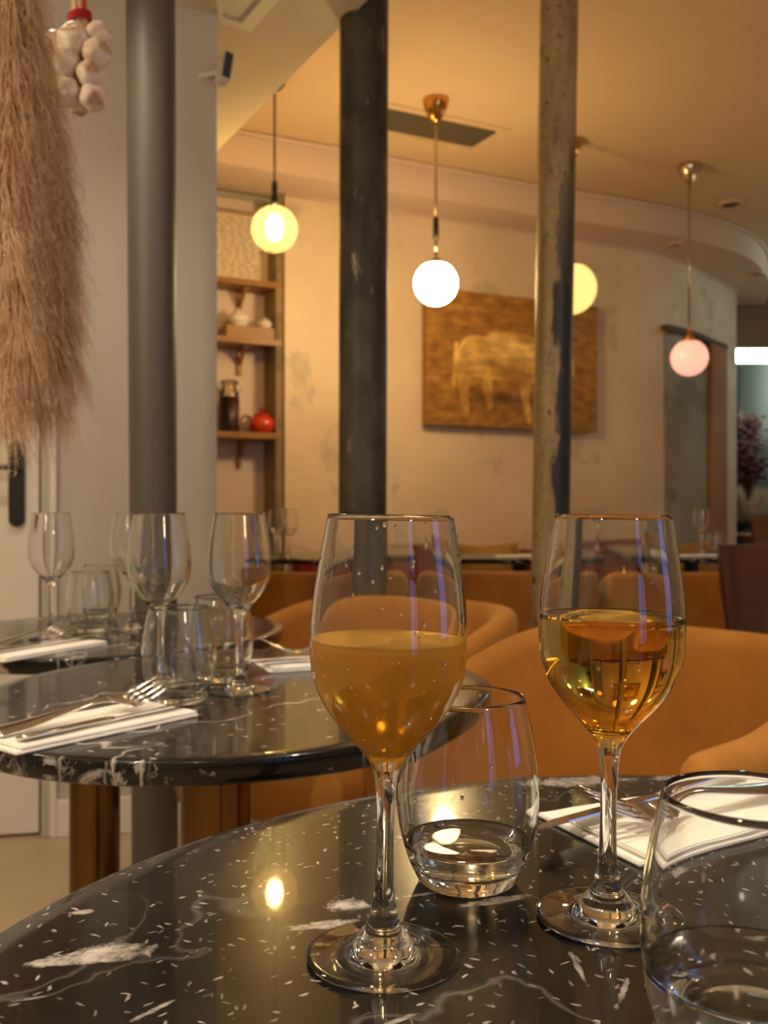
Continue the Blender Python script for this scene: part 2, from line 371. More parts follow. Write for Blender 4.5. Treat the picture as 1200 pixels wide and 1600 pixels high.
# cassette panel on the low ceiling
A = Vector((-.42, 3.02)); ux = Vector((.503, -.864)); uy = Vector((-.864, -.503)); k = new()
prism(k, [tuple(A), tuple(A+ux*.7), tuple(A+ux*.7+uy*.6), tuple(A+uy*.16+ux*.12), tuple(A+uy*.10)], ZL-.022, ZL-.001)
ac = tag(obj('ceiling_panel', k, M_white, smooth=False), 'square white panel with a cut corner on the low ceiling', 'panel')
k = new(); i0 = A+ux*.05+uy*.05
tube(k, [(*(i0+uy*.06), ZL-.024), (*i0, ZL-.024), (*(i0+ux*.6), ZL-.024)], .004, 6); obj('seam', k, M_paint, ac)
# recessed doorway on the curved wall
def on_wall(px):
    k_ = (px-600)/FPX
    for (x0, y0), (x1, y1) in zip(WPs, WPs[1:]):
        f0 = x0-k_*y0; f1 = x1-k_*y1
        if f0 <= 0 <= f1: 
            s = -f0/(f1-f0); return Vector((x0+(x1-x0)*s, y0+(y1-y0)*s))
    return Vector(WPs[-3])
def wall_path(p0, p1, n, off):
    r = [on_wall(p0+(p1-p0)*i/n) for i in range(n+1)]; o = []
    for i, p in enumerate(r):
        t = (r[min(i+1, n)]-r[max(i-1, 0)]).normalized(); o.append((p.x+t.y*off, p.y-t.x*off))
    return o
zt = atd(1035, 517, on_wall(1035).y).z
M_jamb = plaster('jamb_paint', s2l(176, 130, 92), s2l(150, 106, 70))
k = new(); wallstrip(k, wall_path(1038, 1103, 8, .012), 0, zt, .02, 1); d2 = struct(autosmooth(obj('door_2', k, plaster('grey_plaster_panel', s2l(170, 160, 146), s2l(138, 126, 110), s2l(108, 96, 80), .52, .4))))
k = new(); wallstrip(k, wall_path(1033, 1127, 10, .05), zt, zt+.035, .06, 1); struct(autosmooth(obj('shadow_strip', k, plain('shadow_brown', s2l(92, 66, 44), .7))))  # dark strip painted in for the shadow line along the doorway top
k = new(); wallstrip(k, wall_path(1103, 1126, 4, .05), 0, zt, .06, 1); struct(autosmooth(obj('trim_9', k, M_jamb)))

# ================================================================ FAR ROOM at the right edge
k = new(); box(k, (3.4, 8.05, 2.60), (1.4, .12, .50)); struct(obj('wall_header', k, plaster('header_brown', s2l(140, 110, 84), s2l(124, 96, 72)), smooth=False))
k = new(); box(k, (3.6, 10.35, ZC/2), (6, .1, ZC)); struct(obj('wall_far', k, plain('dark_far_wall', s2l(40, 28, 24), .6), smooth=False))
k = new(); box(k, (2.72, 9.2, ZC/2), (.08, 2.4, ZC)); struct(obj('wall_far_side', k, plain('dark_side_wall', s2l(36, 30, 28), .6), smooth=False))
p = atd(1178, 557, 8.9)
fl = thing('strip_light', 'cool white fluorescent strip light in the room beyond the curved wall', 'lamp', (p.x, p.y, p.z))
k = new(); box(k, (0, 0, 0), (.7, .16, .10), None, .02); obj('diffuser', k, emit('cool_tube', (.72, 1, .95, 1), 16), fl)
k = new(); box(k, (0, 0, .07), (.76, .2, .035), None, .005); obj('housing', k, M_white, fl, smooth=False)
fl_added = dup(fl, (3.35, 6.6, 2.62), 1.2, 'added unseen cool strip light just beyond the right edge of the picture')  # unseen second strip, added to throw cool light on the wall end
fl_added.scale = (.4, .4, .4)
for s in (-.3, .3):
    k = new(); tube(k, [(s, 0, .085), (s, 0, ZC-p.z)], .006, 6); obj('hanger', k, M_nickel, fl)
wx = atd(1205, 720, 10.2)
k = new(); wf = struct(obj('window_3', box(k, (wx.x, 10.26, wx.z), (.62, .05, 1.1)), M_white, smooth=False))
k = new(); box(k, (wx.x, 10.225, wx.z), (.52, .02, 1.0)); obj('pane', k, plain('dusk_pane', s2l(96, 116, 128), .1), wf, smooth=False)

# ================================================================ COLUMNS
def column(name, label, top, bot, d, mat, ztop, n=40):
    """leaning round post: (centre px, width px) at rows 0 and 800"""
    x0 = (top[0]-600)/FPX*d; r0 = top[1]/2/FPX*d; x1 = (bot[0]-600)/FPX*d; r1 = bot[1]/2/FPX*d; zz = CZ+HZ/FPX*d
    def X(z): return x1+(x0-x1)*(z-CZ)/(zz-CZ)
    def R(z): return r1+(r0-r1)*(z-CZ)/(zz-CZ)
    k = new(); rings = []
    zs = [0.0]+[ztop*i/24 for i in range(1, 25)]
    o = thing(name, label, 'column', (X(0), d, 0))
    for z in zs: rings.append((R(z), z, X(z)-X(0)))
    rows = [[k.verts.new((dx+r*math.cos(2*PI*j/n), r*math.sin(2*PI*j/n), z)) for j in range(n)] for r, z, dx in rings]
    for a, b in zip(rows, rows[1:]):
        for j in range(n): k.faces.new((a[j], a[(j+1) % n], b[(j+1) % n], b[j]))
    obj('shaft', k, mat, o)
    k = new(); lathe(k, [(R(0)+.001, .0), (R(0)+.03, .0), (R(0)+.03, .018), (R(0)+.012, .03), (R(0)+.001, .035)], n); obj('base_ring', k, mat, o)
    return o
m = MT('grey_metal_paint'); m.P(Base_Color=s2l(98, 91, 84), Roughness=.5, Metallic=.2); M_pole = m.m
column('steel_column', 'smooth grey painted steel column in front of the white wall', (235.5, 76), (239.5, 73), 2.5, M_pole, ZL)
m = MT('black_iron'); v = m.co(scale=(1, 1, .3)); n1 = m.noise(v, 30, 8, .75, .4); n2 = m.noise(m.co(scale=(1, 1, .5)), 9, 5)
m.P(Base_Color=m.mix(m.ramp(n1, [(.60, BLK), (.68, WHT)]), m.mix(m.ramp(n2, [(.4, BLK), (.65, WHT)]), s2l(50, 50, 44), s2l(88, 84, 72)), s2l(160, 148, 126)), Roughness=.5, Metallic=.2); m.bump(n1, .4, .003)
column('iron_column', 'black cast iron column rising in the middle of the room', (569, 76), (566.5, 75), 3.0, m.m, ZC-.004)
m = MT('peeling_iron'); v = m.co(scale=(1, 1, .45)); n1 = m.noise(v, 34, 8, .7, .5); n2 = m.noise(m.co(scale=(1, 1, .2)), 16, 6, .7)
sx = m.n('ShaderNodeSeparateXYZ', {0: m.co()})
side = m.ramp(m.math('ADD', m.math('MULTIPLY', sx.outputs[0], 14.0), m.math('MULTIPLY', m.math('SUBTRACT', n2, .5), 2.2)), [(.30, BLK), (.42, WHT)])
low = m.ramp(m.math('ADD', m.math('MULTIPLY', sx.outputs[2], -.5), m.math('ADD', 1.0, m.math('MULTIPLY', n2, .3))), [(.05, BLK), (.35, WHT)])
c_ = m.mix(m.ramp(n2, [(.35, BLK), (.65, WHT)]), s2l(176, 156, 116), s2l(140, 120, 82))
c_ = m.mix(m.ramp(n1, [(.59, BLK), (.65, WHT)]), c_, s2l(62, 54, 42)); c_ = m.mix(m.ramp(m.noise(m.co(), 80, 5, .6), [(.5, BLK), (.62, (.5, .5, .5))]), c_, s2l(110, 96, 70))
c_ = m.mix(m.math('MULTIPLY', side, low), c_, s2l(46, 50, 50))
m.P(Base_Color=c_, Roughness=.42, Metallic=.15); m.bump(n1, .5, .003)
column('peeling_column', 'patchy iron column with peeling cream and dark blue paint', (874, 59), (861, 58), 2.9, m.m, ZC-.004)

# ================================================================ PENDANT LAMPS
m = MT('amber_frosted_glass'); t_ = m.n('ShaderNodeBsdfTransparent', {'Color': (1.0, .86, .58, 1)}); g_ = m.n('ShaderNodeBsdfTranslucent', {'Color': (1, .82, .50, 1)})
x_ = m.n('ShaderNodeMixShader', {0: .10, 1: t_.outputs[0], 2: g_.outputs[0]}); m.L.new(x_.outputs[0], m.out.inputs[0]); M_amber = m.m
def pendant(label, px, pyc, dia_px, d, ztop, mat, col, power, kind='opal', cordcol=None):
    p = atd(px, pyc, d); R = dia_px/2/FPX*d
    o = thing('pendant_lamp', label, 'lamp', (p.x, p.y, p.z), 0)
    h = ztop-p.z
    if kind != 'clear':
        k = new(); lathe(k, [(0, h-.105), (.012, h-.105), (.022, h-.095), (.046, h-.055), (.060, h-.02), (.061, h-.004), (.055, h), (0, h)], 32); obj('canopy', k, M_brass if kind != 'pink' else M_nickel, o)
    else:
        k = new(); lathe(k, [(0, h-.03), (.03, h-.03), (.045, h-.01), (.045, h), (0, h)], 24); obj('canopy', k, M_black, o)
    k = new(); tube(k, [(0, 0, R*.97), (0, 0, h-.02)], .006 if kind != 'clear' else .005, 8); obj('cord', k, M_nickel if kind != 'clear' else plain('dark_cord', s2l(70, 50, 26), .6), o)
    if kind == 'clear':
        k = new(); lathe(k, [(0, R+.11), (.010, R+.11), (.014, R+.08), (.011, R+.05), (.017, R+.03), (.014, R+.004), (0, R+.004)], 20); obj('socket', k, M_black, o)
        k = new(); lathe(k, [(R*math.sin(a), R*math.cos(a)) for a in [.12+i*(PI-.12)/32 for i in range(33)]][:-1]+[(0, -R)], 48); obj('globe', k, M_amber, o)
        k = new(); lathe(k, [(0, R*.62), (.016, R*.6), (.030, R*.42), (.036, R*.1), (.032, -R*.25), (.018, -R*.46), (0, -R*.5)], 24); obj('bulb', k, emit('filament_glow', (1, .72, .32, 1), power), o)
    else:
        k = new(); bmesh.ops.create_uvsphere(k, u_segments=48, v_segments=28, radius=R); obj('globe', k, mat, o)
        k = new(); lathe(k, [(0, R*1.12), (.02, R*1.12), (.03, R*1.0), (R*.5, R*.93), (R*.52, R*.86), (R*.50, R*.84), (0, R*.84)], 28); obj('globe_cap', k, M_brass, o)
        if kind == 'opal2':
            k = new(); tube(k, [(0, 0, R+.105), (0, 0, R+.20)], .013, 12); obj('cord_grip', k, M_black, o)
        if kind == 'pink':
            k = new(); lathe(k, [(0, R*1.5), (.012, R*1.5), (.014, R*1.2), (.03, R*1.08), (0, R*1.05)], 16); obj('finial', k, M_brass, o)
    return o
M_opal = emit('opal_glow', (1, .70, .32, 1), 38); M_opal3 = emit('opal_glow_soft', (1, .66, .20, 1), .62)
mp = MT('pink_glass'); mp.P(Base_Color=s2l(236, 170, 150), Roughness=.2, Emission_Color=(1, .42, .30, 1), Emission_Strength=.5)
pendant('clear amber globe pendant with a glowing filament bulb near the shelves', 429, 358, 72, 4.20, ZC, None, None, 44, 'clear')
pendant('glowing white globe pendant hanging between the two iron columns', 681, 443, 68, 4.38, ZC, M_opal, None, 0, 'opal2')
pendant('larger yellowish globe pendant half hidden by the peeling column', 892, 451, 80, 4.85, ZC, M_opal3, None, 0)
pendant('small dim pink globe pendant on a nickel rod at the right', 1077, 559, 57, 5.20, ZC, mp.m, None, 0, 'pink')

for x, y, z, st, lab in ((-1.35, 1.15, 1.95, 22, 'added unseen globe pendant beside the door, left of the picture'), (1.45, .95, 2.0, 14, 'added unseen globe pendant right of the picture'), (3.0, 4.7, 1.95, 6, 'added unseen globe pendant in front of the curved wall end, right of the picture'), (-1.2, -1.4, 1.95, 24, 'added unseen globe pendant behind the photographer on the left'), (1.5, -1.5, 1.95, 24, 'added unseen globe pendant behind the photographer on the right')):  # unseen globe pendants added to light the ceiling, walls and glasses
    o = thing('pendant_lamp', lab, 'lamp', (x, y, z)); zt_ = (ZL if x < .8 else ZC)-z
    k = new(); bmesh.ops.create_uvsphere(k, u_segments=40, v_segments=24, radius=.10); obj('globe', k, emit('opal_added', (1, .78, .52, 1), st), o)
    k = new(); tube(k, [(0, 0, .095), (0, 0, zt_)], .006, 8); obj('cord', k, M_nickel, o)
    k = new(); lathe(k, [(0, zt_-.1), (.02, zt_-.1), (.06, zt_-.01), (.055, zt_), (0, zt_)], 24); obj('canopy', k, M_brass, o)
# recessed spots, unseen, added in the low ceiling to brighten the foreground
for i, (x, y, pw) in enumerate(ADDED_SPOTS):
    if not pw: continue
    o = thing('added_downlight', 'added unseen ceiling spotlight ' + ('above the left end of the nearest table', 'above the right end of the nearest table', 'behind the photographer', 'in front of the white door')[i], 'lamp', (x, y, ZL), group='added spotlights')
    k = new(); lathe(k, [(.035, -.002), (.05, -.004), (.052, 0), (.035, 0)], 24); obj('bezel', k, M_white, o)
    s = spot('spotlight', 0, 0, -.02, pw, SOFT, 130, .03); s.parent = o
for (px, py, z, r) in ((1142, 317, ZC, .075), (1183, 426, ZS, .05), (1056, 381, ZS, .05)):
    p = at(px, py, z); lab = {1142: 'round dark ceiling fitting right of the pink pendant', 1183: 'small recessed spot in the soffit near the right edge', 1056: 'small recessed spot in the soffit above the pink pendant'}[px]
    o = thing('ceiling_spot', lab, 'lamp', (p.x, p.y, z))
    k = new(); lathe(k, [(r*.7, -.014), (r, -.016), (r*1.05, -.008), (r*1.06, 0), (r*.7, 0)], 28); obj('bezel', k, M_ceil, o)
    k = new(); lathe(k, [(0, -.006), (r*.7, -.006)], 24); obj('lens', k, plain('spot_dark', s2l(74, 58, 38), .4), o)

# ================================================================ TABLES
def tabletop(name, cx, cy, fr, mat, label, legpx=None, legr=.043, legd=None, th=.0225):
    o = thing(name, label, 'table', (cx, cy, 0)); k = new(); n = 128
    lay = []
    for dr, z in ((-.02, .75-th), (-.0025, .75-th), (0, .75-th+.0025), (0, .7475), (-.001, .7493), (-.0025, .75), (-.02, .75)):
        lay.append([k.verts.new(((fr(2*PI*i/n)+dr)*math.cos(2*PI*i/n), (fr(2*PI*i/n)+dr)*math.sin(2*PI*i/n), z)) for i in range(n)])
    for a, b in zip(lay, lay[1:]):
        for i in range(n): k.faces.new((a[i], a[(i+1) % n], b[(i+1) % n], b[i]))
    k.faces.new(lay[0][::-1]); k.faces.new(lay[-1])
    bmesh.ops.transform(k, matrix=Matrix.Translation((0, 0, -.75)), verts=k.verts[:])
    t_ = autosmooth(obj('tabletop', k, mat, o), 50); t_.location = (0, 0, .75)
    lx, ly = (0, 0) if legpx is None else ((legpx-600)/FPX*legd-cx, legd-cy)
    k = new(); lathe(k, [(legr, .018), (legr, .75-th-.012)], 48); lg = obj('pedestal', k, M_brass_leg, o); lg.location = (lx, ly, 0)
    k = new(); lathe(k, [(0, 0), (.20, 0), (.20, .008), (.19, .014), (.05, .018), (0, .018)], 48); bs = obj('base_plate', k, M_brass_leg, o); bs.location = (lx, ly, 0)
    k = new(); lathe(k, [(0, .75-th-.012), (.12, .75-th-.012), (.12, .75-th-.0005), (0, .75-th-.0005)], 32); pl_ = obj('top_plate', k, M_black, o); pl_.location = (lx, ly, 0)
    return o
M_brass_leg = plain('aged_brass', s2l(106, 76, 38), .16, Metallic=1.0)
tabletop('bistro_table', .202, .359, lambda a: .417, M_marble_f, 'nearest round black marble table carrying the two filled wine glasses')
lum = M_marble_f
mid_c = (-.174, 1.151); far_c = (-.490, 1.712)
ell = lambda R, e, a0: (lambda a: R*(1+e*math.cos(2*(a-a0))))
tabletop('bistro_table', mid_c[0], mid_c[1], ell(.320, .06, math.radians(70)), M_marble_m, 'middle round black marble table with white marbled rim and brass leg', 337, .0425, 1.17)
tabletop('bistro_table', far_c[0], far_c[1], ell(.318, .06, math.radians(70)), M_marble_b, 'third round black marble table standing beside the grey column', 148, .0435, 1.70)
# rear dining tables along the bench
RT = [(-.20, 4.33, .74, 'rear black marble table under the plaster wall behind the iron column'),
      (.62, 4.36, .62, 'rear black marble table in front of the olive bench cushion'),
      (1.42, 4.42, .70, 'rear black marble table nearest the curved end of the wall')]
def rear_table(x, y, w_, lab):
    o = thing('dining_table', lab, 'table', (x, y, 0))
    k = new(); box(k, (0, 0, 0), (w_, .62, .022), None, .003); q = obj('tabletop', k, M_marble_b, o, smooth=False); q.location = (0, 0, .753)
    k = new(); lathe(k, [(.035, .015), (.035, .742)], 24); obj('pedestal', k, M_black, o)
    k = new(); box(k, (0, 0, .009), (.4, .4, .016), None, .003); obj('base_plate', k, M_black, o, smooth=False)
    return o
for a in RT: rear_table(*a)
ZR = .764

# ================================================================ ARMCHAIRS
def make_armchair():
    o = bpy.data.objects.new('armchair', None); COL.objects.link(o)
    w_, b_, f_ = .262, .27, .25; path = []
    n = 40
    for i in range(9): path.append((-w_, -f_+f_*i/8))
    for i in range(1, n):
        a = PI-PI*i/n; ca, sa = math.cos(a), math.sin(a)
        path.append((w_*math.copysign(abs(ca)**.72, ca), b_*abs(sa)**.72))
    for i in range(9): path.append((w_, -f_*i/8))
    path = [Vector(p) for p in path]; m_ = len(path); T = .058
    ends = [(-.022, .55), (-.012, .85)]
    st = []
    for i, p in enumerate(path):
        t = (path[min(i+1, m_-1)]-path[max(i-1, 0)]).normalized(); st.append((p, Vector((-t.y, t.x)), 1.0, 0))
    d0 = Vector((0, -1))
    st = [(path[0]+d0*.026, st[0][1], .25, .03), (path[0]+d0*.022, st[0][1], .6, .013), (path[0]+d0*.012, st[0][1], .88, .003)] + st + \
         [(path[-1]+d0*.012, st[-1][1], .88, .003), (path[-1]+d0*.022, st[-1][1], .6, .013), (path[-1]+d0*.026, st[-1][1], .25, .03)]
    k = new(); rows = []
    for p, nrm, sc, drop in st:
        h = .682+.072*smoothstep(-.16, .22, p.y)-drop; zb = .345
        sec = [(-.5, zb+.0), (.1, zb-.0), (.5, zb+.03)]
        for i in range(1, 7): sec.append((.5, zb+.03+(h-.03-zb-.03)*i/7))
        for i in range(0, 9):
            a = PI*i/8; sec.append((.5*math.cos(a), h-.029+.029*math.sin(a)))
        for i in range(1, 7): sec.append((-.5, h-.029-(h-.029-zb)*i/7))
        row = []
        for oo, z in sec:
            fl_ = .035*max(0, (z-.36)/.41)**1.2
            q = p-nrm*(-1)*(oo*T*sc) + nrm*fl_
            row.append(k.verts.new((q.x, q.y, z)))
        rows.append(row)
    for a, b in zip(rows, rows[1:]):
        for i in range(len(a)): k.faces.new((a[i], a[(i+1) % len(a)], b[(i+1) % len(a)], b[i]))
    k.faces.new(rows[0]); k.faces.new(rows[-1][::-1]); bmesh.ops.recalc_face_normals(k, faces=k.faces[:])
    obj('backrest', k, M_velvet, o)
    # seat
    k = new(); lay = []
    for s, z in ((.80, .345), (.90, .36), (.93, .40), (.93, .435), (.90, .455), (.82, .467), (.5, .472)):
        ring = []
        for i in range(48):
            a = 2*PI*i/48; ca, sa = math.cos(a), math.sin(a)
            ring.append(k.verts.new((s*.262*math.copysign(abs(ca)**.6, ca), -.02+s*.29*math.copysign(abs(sa)**.6, sa), z)))
        lay.append(ring)
    for a, b in zip(lay, lay[1:]):
        for i in range(48): k.faces.new((a[i], a[(i+1) % 48], b[(i+1) % 48], b[i]))
    k.faces.new(lay[0][::-1]); k.faces.new(lay[-1]); obj('seat', k, M_velvet, o)
    for sx_, sy_ in ((-1, -1), (1, -1), (-1, 1), (1, 1)):
        k = new(); tube(k, [(sx_*.17, sy_*.17, .352), (sx_*.225, sy_*.23, 0)], [.019, .011], 12); obj('leg', k, M_black, o)
    return o
ch0 = make_armchair(); tag(ch0, '', 'chair')
chairs = [
 (.37, 1.50, -48, 'large mustard velvet armchair filling the right, behind the nearest table'),
 (-.06, 2.08, -40, 'mustard velvet armchair seen through the left wine glass, arm turned to us'),
 (-.212, 3.62, 182, 'rear mustard armchair left of the iron column, its back to us'),
 (.47, 3.66, 180, 'rear mustard armchair between the two iron columns, its back to us'),
 (1.12, 3.62, 178, 'rear mustard armchair right of the peeling column, its back to us')]
for i, (x, y, r, lab) in enumerate(chairs):
    o = ch0 if i == 0 else dup(ch0)
    o.location = (x, y, 0); o.rotation_euler = (0, 0, math.radians(r)); o['label'] = lab; o['group'] = 'mustard velvet armchairs'

# walnut chair at the right edge
def walnut_chair(x, y, rz, lab, s=1.0, mat=M_walnut):
    o = thing('wooden_chair', lab, 'chair', (x, y, 0), rz); k = new(); n = 20; rows = []
    for i in range(n+1):
        a = (-1+2*i/n); xx = a*.235; yy = .05*a*a
        col_ = []
        for z, lean in ((.40, 0), (.45, 0), (.60, .015), (.75, .03), (.855, .04), (.872, .042)):
            wz = .84+.16*smoothstep(.4, .8, z)
            col_.append((xx*wz, -yy+.0+lean, z))
        rows.append([k.verts.new(c) for c in col_] + [k.verts.new((c[0], c[1]-.016, c[2])) for c in col_[::-1]])
    for a, b in zip(rows, rows[1:]):
        for i in range(len(a)): k.faces.new((a[i], a[(i+1) % len(a)], b[(i+1) % len(a)], b[i]))
    k.faces.new(rows[0]); k.faces.new(rows[-1][::-1]); bmesh.ops.recalc_face_normals(k, faces=k.faces[:])
    autosmooth(obj('backrest', k, mat, o), 40)
    k = new(); box(k, (0, -.22, .45), (.43, .43, .025), None, .01, 3); obj('seat', k, mat, o)
    for a_, b_ in ((-.19, -.40), (.19, -.40), (-.18, -.03), (.18, -.03)):
        k = new(); tube(k, [(a_, b_, .44), (a_*1.12, b_*1.05, 0)], [.017, .012], 12); obj('leg', k, mat, o)
    o.scale = (s, s, s); return o
walnut_chair(1.155, 2.68, math.radians(6), 'dark walnut chair with a solid curved back at the right edge')
walnut_chair(3.2, 7.75, math.radians(8), 'mid brown wooden chair far off at the right edge of the doorway', 1.08, M_wood_mid)
o = thing('wooden_table', 'plain brown wooden table in the room beyond the wall end', 'table', (3.42, 8.45, 0))
k = new(); box(k, (0, 0, .75), (.72, .6, .04), None, .005); obj('tabletop', k, M_wood_mid, o, smooth=False)
for a_, b_ in ((-.3, -.24), (.3, -.24), (-.3, .24), (.3, .24)):
    k = new(); box(k, (a_, b_, .365), (.045, .045, .73), None, .004); obj('leg', k, M_wood_mid, o, smooth=False)

# bench along the wall with its cushions
bd = Vector((.892, .452)); bn = Vector((.452, -.892))
def bl(x0, y0, off): return (x0+bn.x*off, y0+bn.y*off)
o = thing('banquette', 'long red upholstered bench running along the plaster wall', 'bench', (.6, 5.5, 0))
b0 = [(-.50, 5.15), (.033, 5.42), (.925, 5.865), (1.66, 6.235)]
def strip_off(pts, o0, o1, z0, z1, k):
    pts = [Vector(p) for p in pts]; prism(k, [tuple(p+bn*o0-Vector((.6, 5.5))) for p in pts]+[tuple(p+bn*o1-Vector((.6, 5.5))) for p in pts[::-1]], z0, z1)
k = new(); strip_off(b0, .02, .14, .36, .735, k); obj('backrest', k, M_red, o, smooth=False)
k = new(); strip_off(b0, .14, .60, .34, .46, k); obj('seat', k, M_red, o, smooth=False)
k = new(); strip_off(b0, .04, .55, 0, .34, k); obj('plinth', k, M_black, o, smooth=False)
def cushion(px, d, w_, h_, zb, rz, lab):
    x = (px-600)/FPX*d; k = new()
    bmesh.ops.create_cube(k, size=2); bmesh.ops.subdivide_edges(k, edges=k.edges[:], cuts=9, use_grid_fill=True)
    for v in k.verts:
        c = v.co; r_ = max(abs(c.x), abs(c.z)); th_ = .075*(1-r_**3.2)+.006
        n_ = 1-.10*(1-abs(c.x))*abs(c.z) if True else 1
        v.co = Vector((c.x*w_/2*(1-.07*(1-c.z*c.z)), c.y*th_, c.z*h_/2*(1-.10*(1-c.x*c.x)) + h_/2))
    q = tag(obj('cushion', k, M_cushion), lab, 'cushion'); q.location = (x, d, zb); q.rotation_euler = (math.radians(-12), 0, rz); return q
cushion(770, 4.97, .40, .35, .458, .45, 'olive velvet cushion on the bench left of the peeling column')
cushion(1082, 5.45, .36, .345, .458, .45, 'olive velvet cushion on the bench under the curved wall end')

# ================================================================ GLASSWARE
SEG = 72
foot_prof = [(0, .0012), (.020, .0008), (.033, .0), (.0358, .0003), (.0365, .0011), (.0358, .0020), (.030, .0027), (.022, .0038), (.0165, .0056), (.0135, .0080)]
stem_prof = [(.0135, .0080), (.0118, .0112), (.0086, .0148), (.0068, .0190), (.0062, .0225), (.0050, .030), (.0044, .042), (.0042, .058), (.0044, .072), (.0052, .083), (.0066, .0900)]
bowl_out = [(.0066, .0900), (.0105, .0963), (.0165, .1033), (.0248, .1125), (.0318, .1229), (.0358, .1325), (.0372, .1412), (.0376, .1513), (.0364, .1710), (.0332, .192), (.0301, .2106)]
bowl_in = [(.0291, .2106), (.0320, .192), (.0352, .1710), (.0364, .1513), (.0359, .1412), (.0344, .1325), (.0303, .1237), (.0232, .1140), (.0150, .1050), (.0080, .1005), (0, .0992)]
def make_wineglass(s=1.0):
    o = bpy.data.objects.new('wine_glass', None); COL.objects.link(o)
    f = catmull(foot_prof, 4); st = catmull(stem_prof, 4); bo = catmull(bowl_out, 5); bi = catmull(bowl_in, 5)
    k = new(); lathe(k, f, SEG); obj('foot', k, M_glass, o)
    k = new(); lathe(k, st, SEG); obj('stem', k, M_glass, o)
    rim = [(.0298, .2111), (.0294, .2111)]
    k = new(); lathe(k, bo+rim+bi, SEG); bmesh.ops.recalc_face_normals(k, faces=k.faces[:])
    # recalc can flip an open surface: outer wall must face outwards
    f0 = max(k.faces, key=lambda q: q.calc_center_median().xy.length)
    if f0.normal.xy.dot(f0.calc_center_median().xy) < 0: bmesh.ops.reverse_faces(k, faces=k.faces[:])
    obj('bowl', k, M_glass, o)
    return o
def radius_at(prof, z):
    P_ = catmull(prof, 5); P_ = sorted(P_, key=lambda q: q[1])
    for a, b in zip(P_, P_[1:]):
        if a[1] <= z <= b[1] and b[1] > a[1]: return a[0]+(b[0]-a[0])*(z-a[1])/(b[1]-a[1])
    return P_[-1][0]
def liquid(parent, name, prof_in, level, mat, grow=.0002, lab=None, meniscus=.0009):
    P_ = catmull(prof_in, 5); P_ = [(r+grow if r > 0 else 0, z-grow) for r, z in P_ if z < level-.0012]
    P_ = P_[::-1]                                 # from the bottom up
    r1 = radius_at(prof_in, level)+grow
    P_ += [(r1, level+meniscus*.6), (r1-.0006, level+meniscus*.2), (r1-.0022, level), (r1*.5, level), (0, level)]
    k = new(); lathe(k, P_, SEG); bmesh.ops.recalc_face_normals(k, faces=k.faces[:]); q = obj(name, k, mat, parent)
    if lab: q['label'] = lab
    return q
wg0 = make_wineglass()
tum_out = [(0, .0015), (.018, .0008), (.0245, .0), (.0280, .0018), (.0312, .0075), (.0352, .0170), (.0388, .0300), (.0408, .0440), (.0412, .0560), (.0400, .0710), (.0372, .0880), (.0330, .1060)]
tum_in = [(.0320, .1060), (.0359, .0880), (.0386, .0710), (.0398, .0560), (.0394, .0440), (.0373, .0300), (.0336, .0175), (.0285, .0115), (.0215, .0088), (.010, .0080), (0, .0078)]
def make_tumbler():
    o = bpy.data.objects.new('water_glass', None); COL.objects.link(o)
    bo = catmull(tum_out, 5); bi = catmull(tum_in, 5); cut = next(i for i, q in enumerate(bo) if q[1] > .0075)
    def part(name, pr):
        k = new(); lathe(k, pr, SEG); bmesh.ops.recalc_face_normals(k, faces=k.faces[:])
        f0 = max(k.faces, key=lambda q: q.calc_center_median().xy.length)
        if f0.normal.xy.dot(f0.calc_center_median().xy) < 0: bmesh.ops.reverse_faces(k, faces=k.faces[:])
        obj(name, k, M_glass, o)
    part('glass_base', bo[:cut+1]); part('glass_wall', bo[cut:]+[(.0327, .1065), (.0323, .1065)]+bi)
    return o
tm0 = make_tumbler()
ZT = .7502
def put(o, px, py, lab, cat, group=None, z=ZT, lean=0, s=1.0):
    p = at(px, py, .75) if z < .76 else at(px, py, z)
    o.location = (p.x, p.y, z); o.rotation_euler = (0, lean, 0); tag(o, lab, cat, group)
    if s != 1: o.scale = (s, s, s)
    return o
def drops(parent, prof, n, z0, z1, seed, a0, a1, outer=True, rmin=.0004, rmax=.0011):
    rnd = random.Random(seed); k = new()
    for i in range(n):
        z = rnd.uniform(z0, z1); a = rnd.uniform(a0, a1); r = radius_at(prof, z); s = rnd.uniform(rmin, rmax)*(1 if rnd.random() < .8 else 1.6)
        M = Matrix.Translation((r*math.cos(a), r*math.sin(a), z)) @ RZ(a) @ Matrix.Diagonal((.45, 1, rnd.uniform(1, 1.7), 1))
        bmesh.ops.create_icosphere(k, subdivisions=2, radius=s, matrix=M)
    q = obj('droplets', k, M_glass, parent); q['kind'] = 'stuff'; return q
def bubbles(parent, prof, n, z0, z1, seed, rs=.00035):
    rnd = random.Random(seed); k = new()
    for i in range(n):
        z = z0+(z1-z0)*rnd.random()**2.0; a = rnd.uniform(-PI, 0); r = (radius_at(prof, z)-.0003)
        bmesh.ops.create_icosphere(k, subdivisions=1, radius=rs*rnd.uniform(.5, 1.3), matrix=Matrix.Translation((r*math.cos(a), r*math.sin(a), z)))
    q = obj('bubbles', k, M_bub, parent); q['kind'] = 'stuff'; return q
M_bub = plain('bubble', (1, .86, .6, 1), .15, Specular_IOR_Level=1.0)
gl = dup(wg0); put(gl, 598.5, 1495, 'wine glass of cloudy amber sparkling wine, nearest in the centre', 'glass', lean=math.radians(1.0))
gr = dup(wg0); put(gr, 948, 1434, 'wine glass of clear golden wine standing right of the cloudy one', 'glass', lean=math.radians(.9))
liquid(gl, 'wine', bowl_in, .1515, M_cloudy, lab='cloudy amber sparkling wine'); liquid(gr, 'wine', bowl_in, .1580, M_wine, lab='clear golden wine')
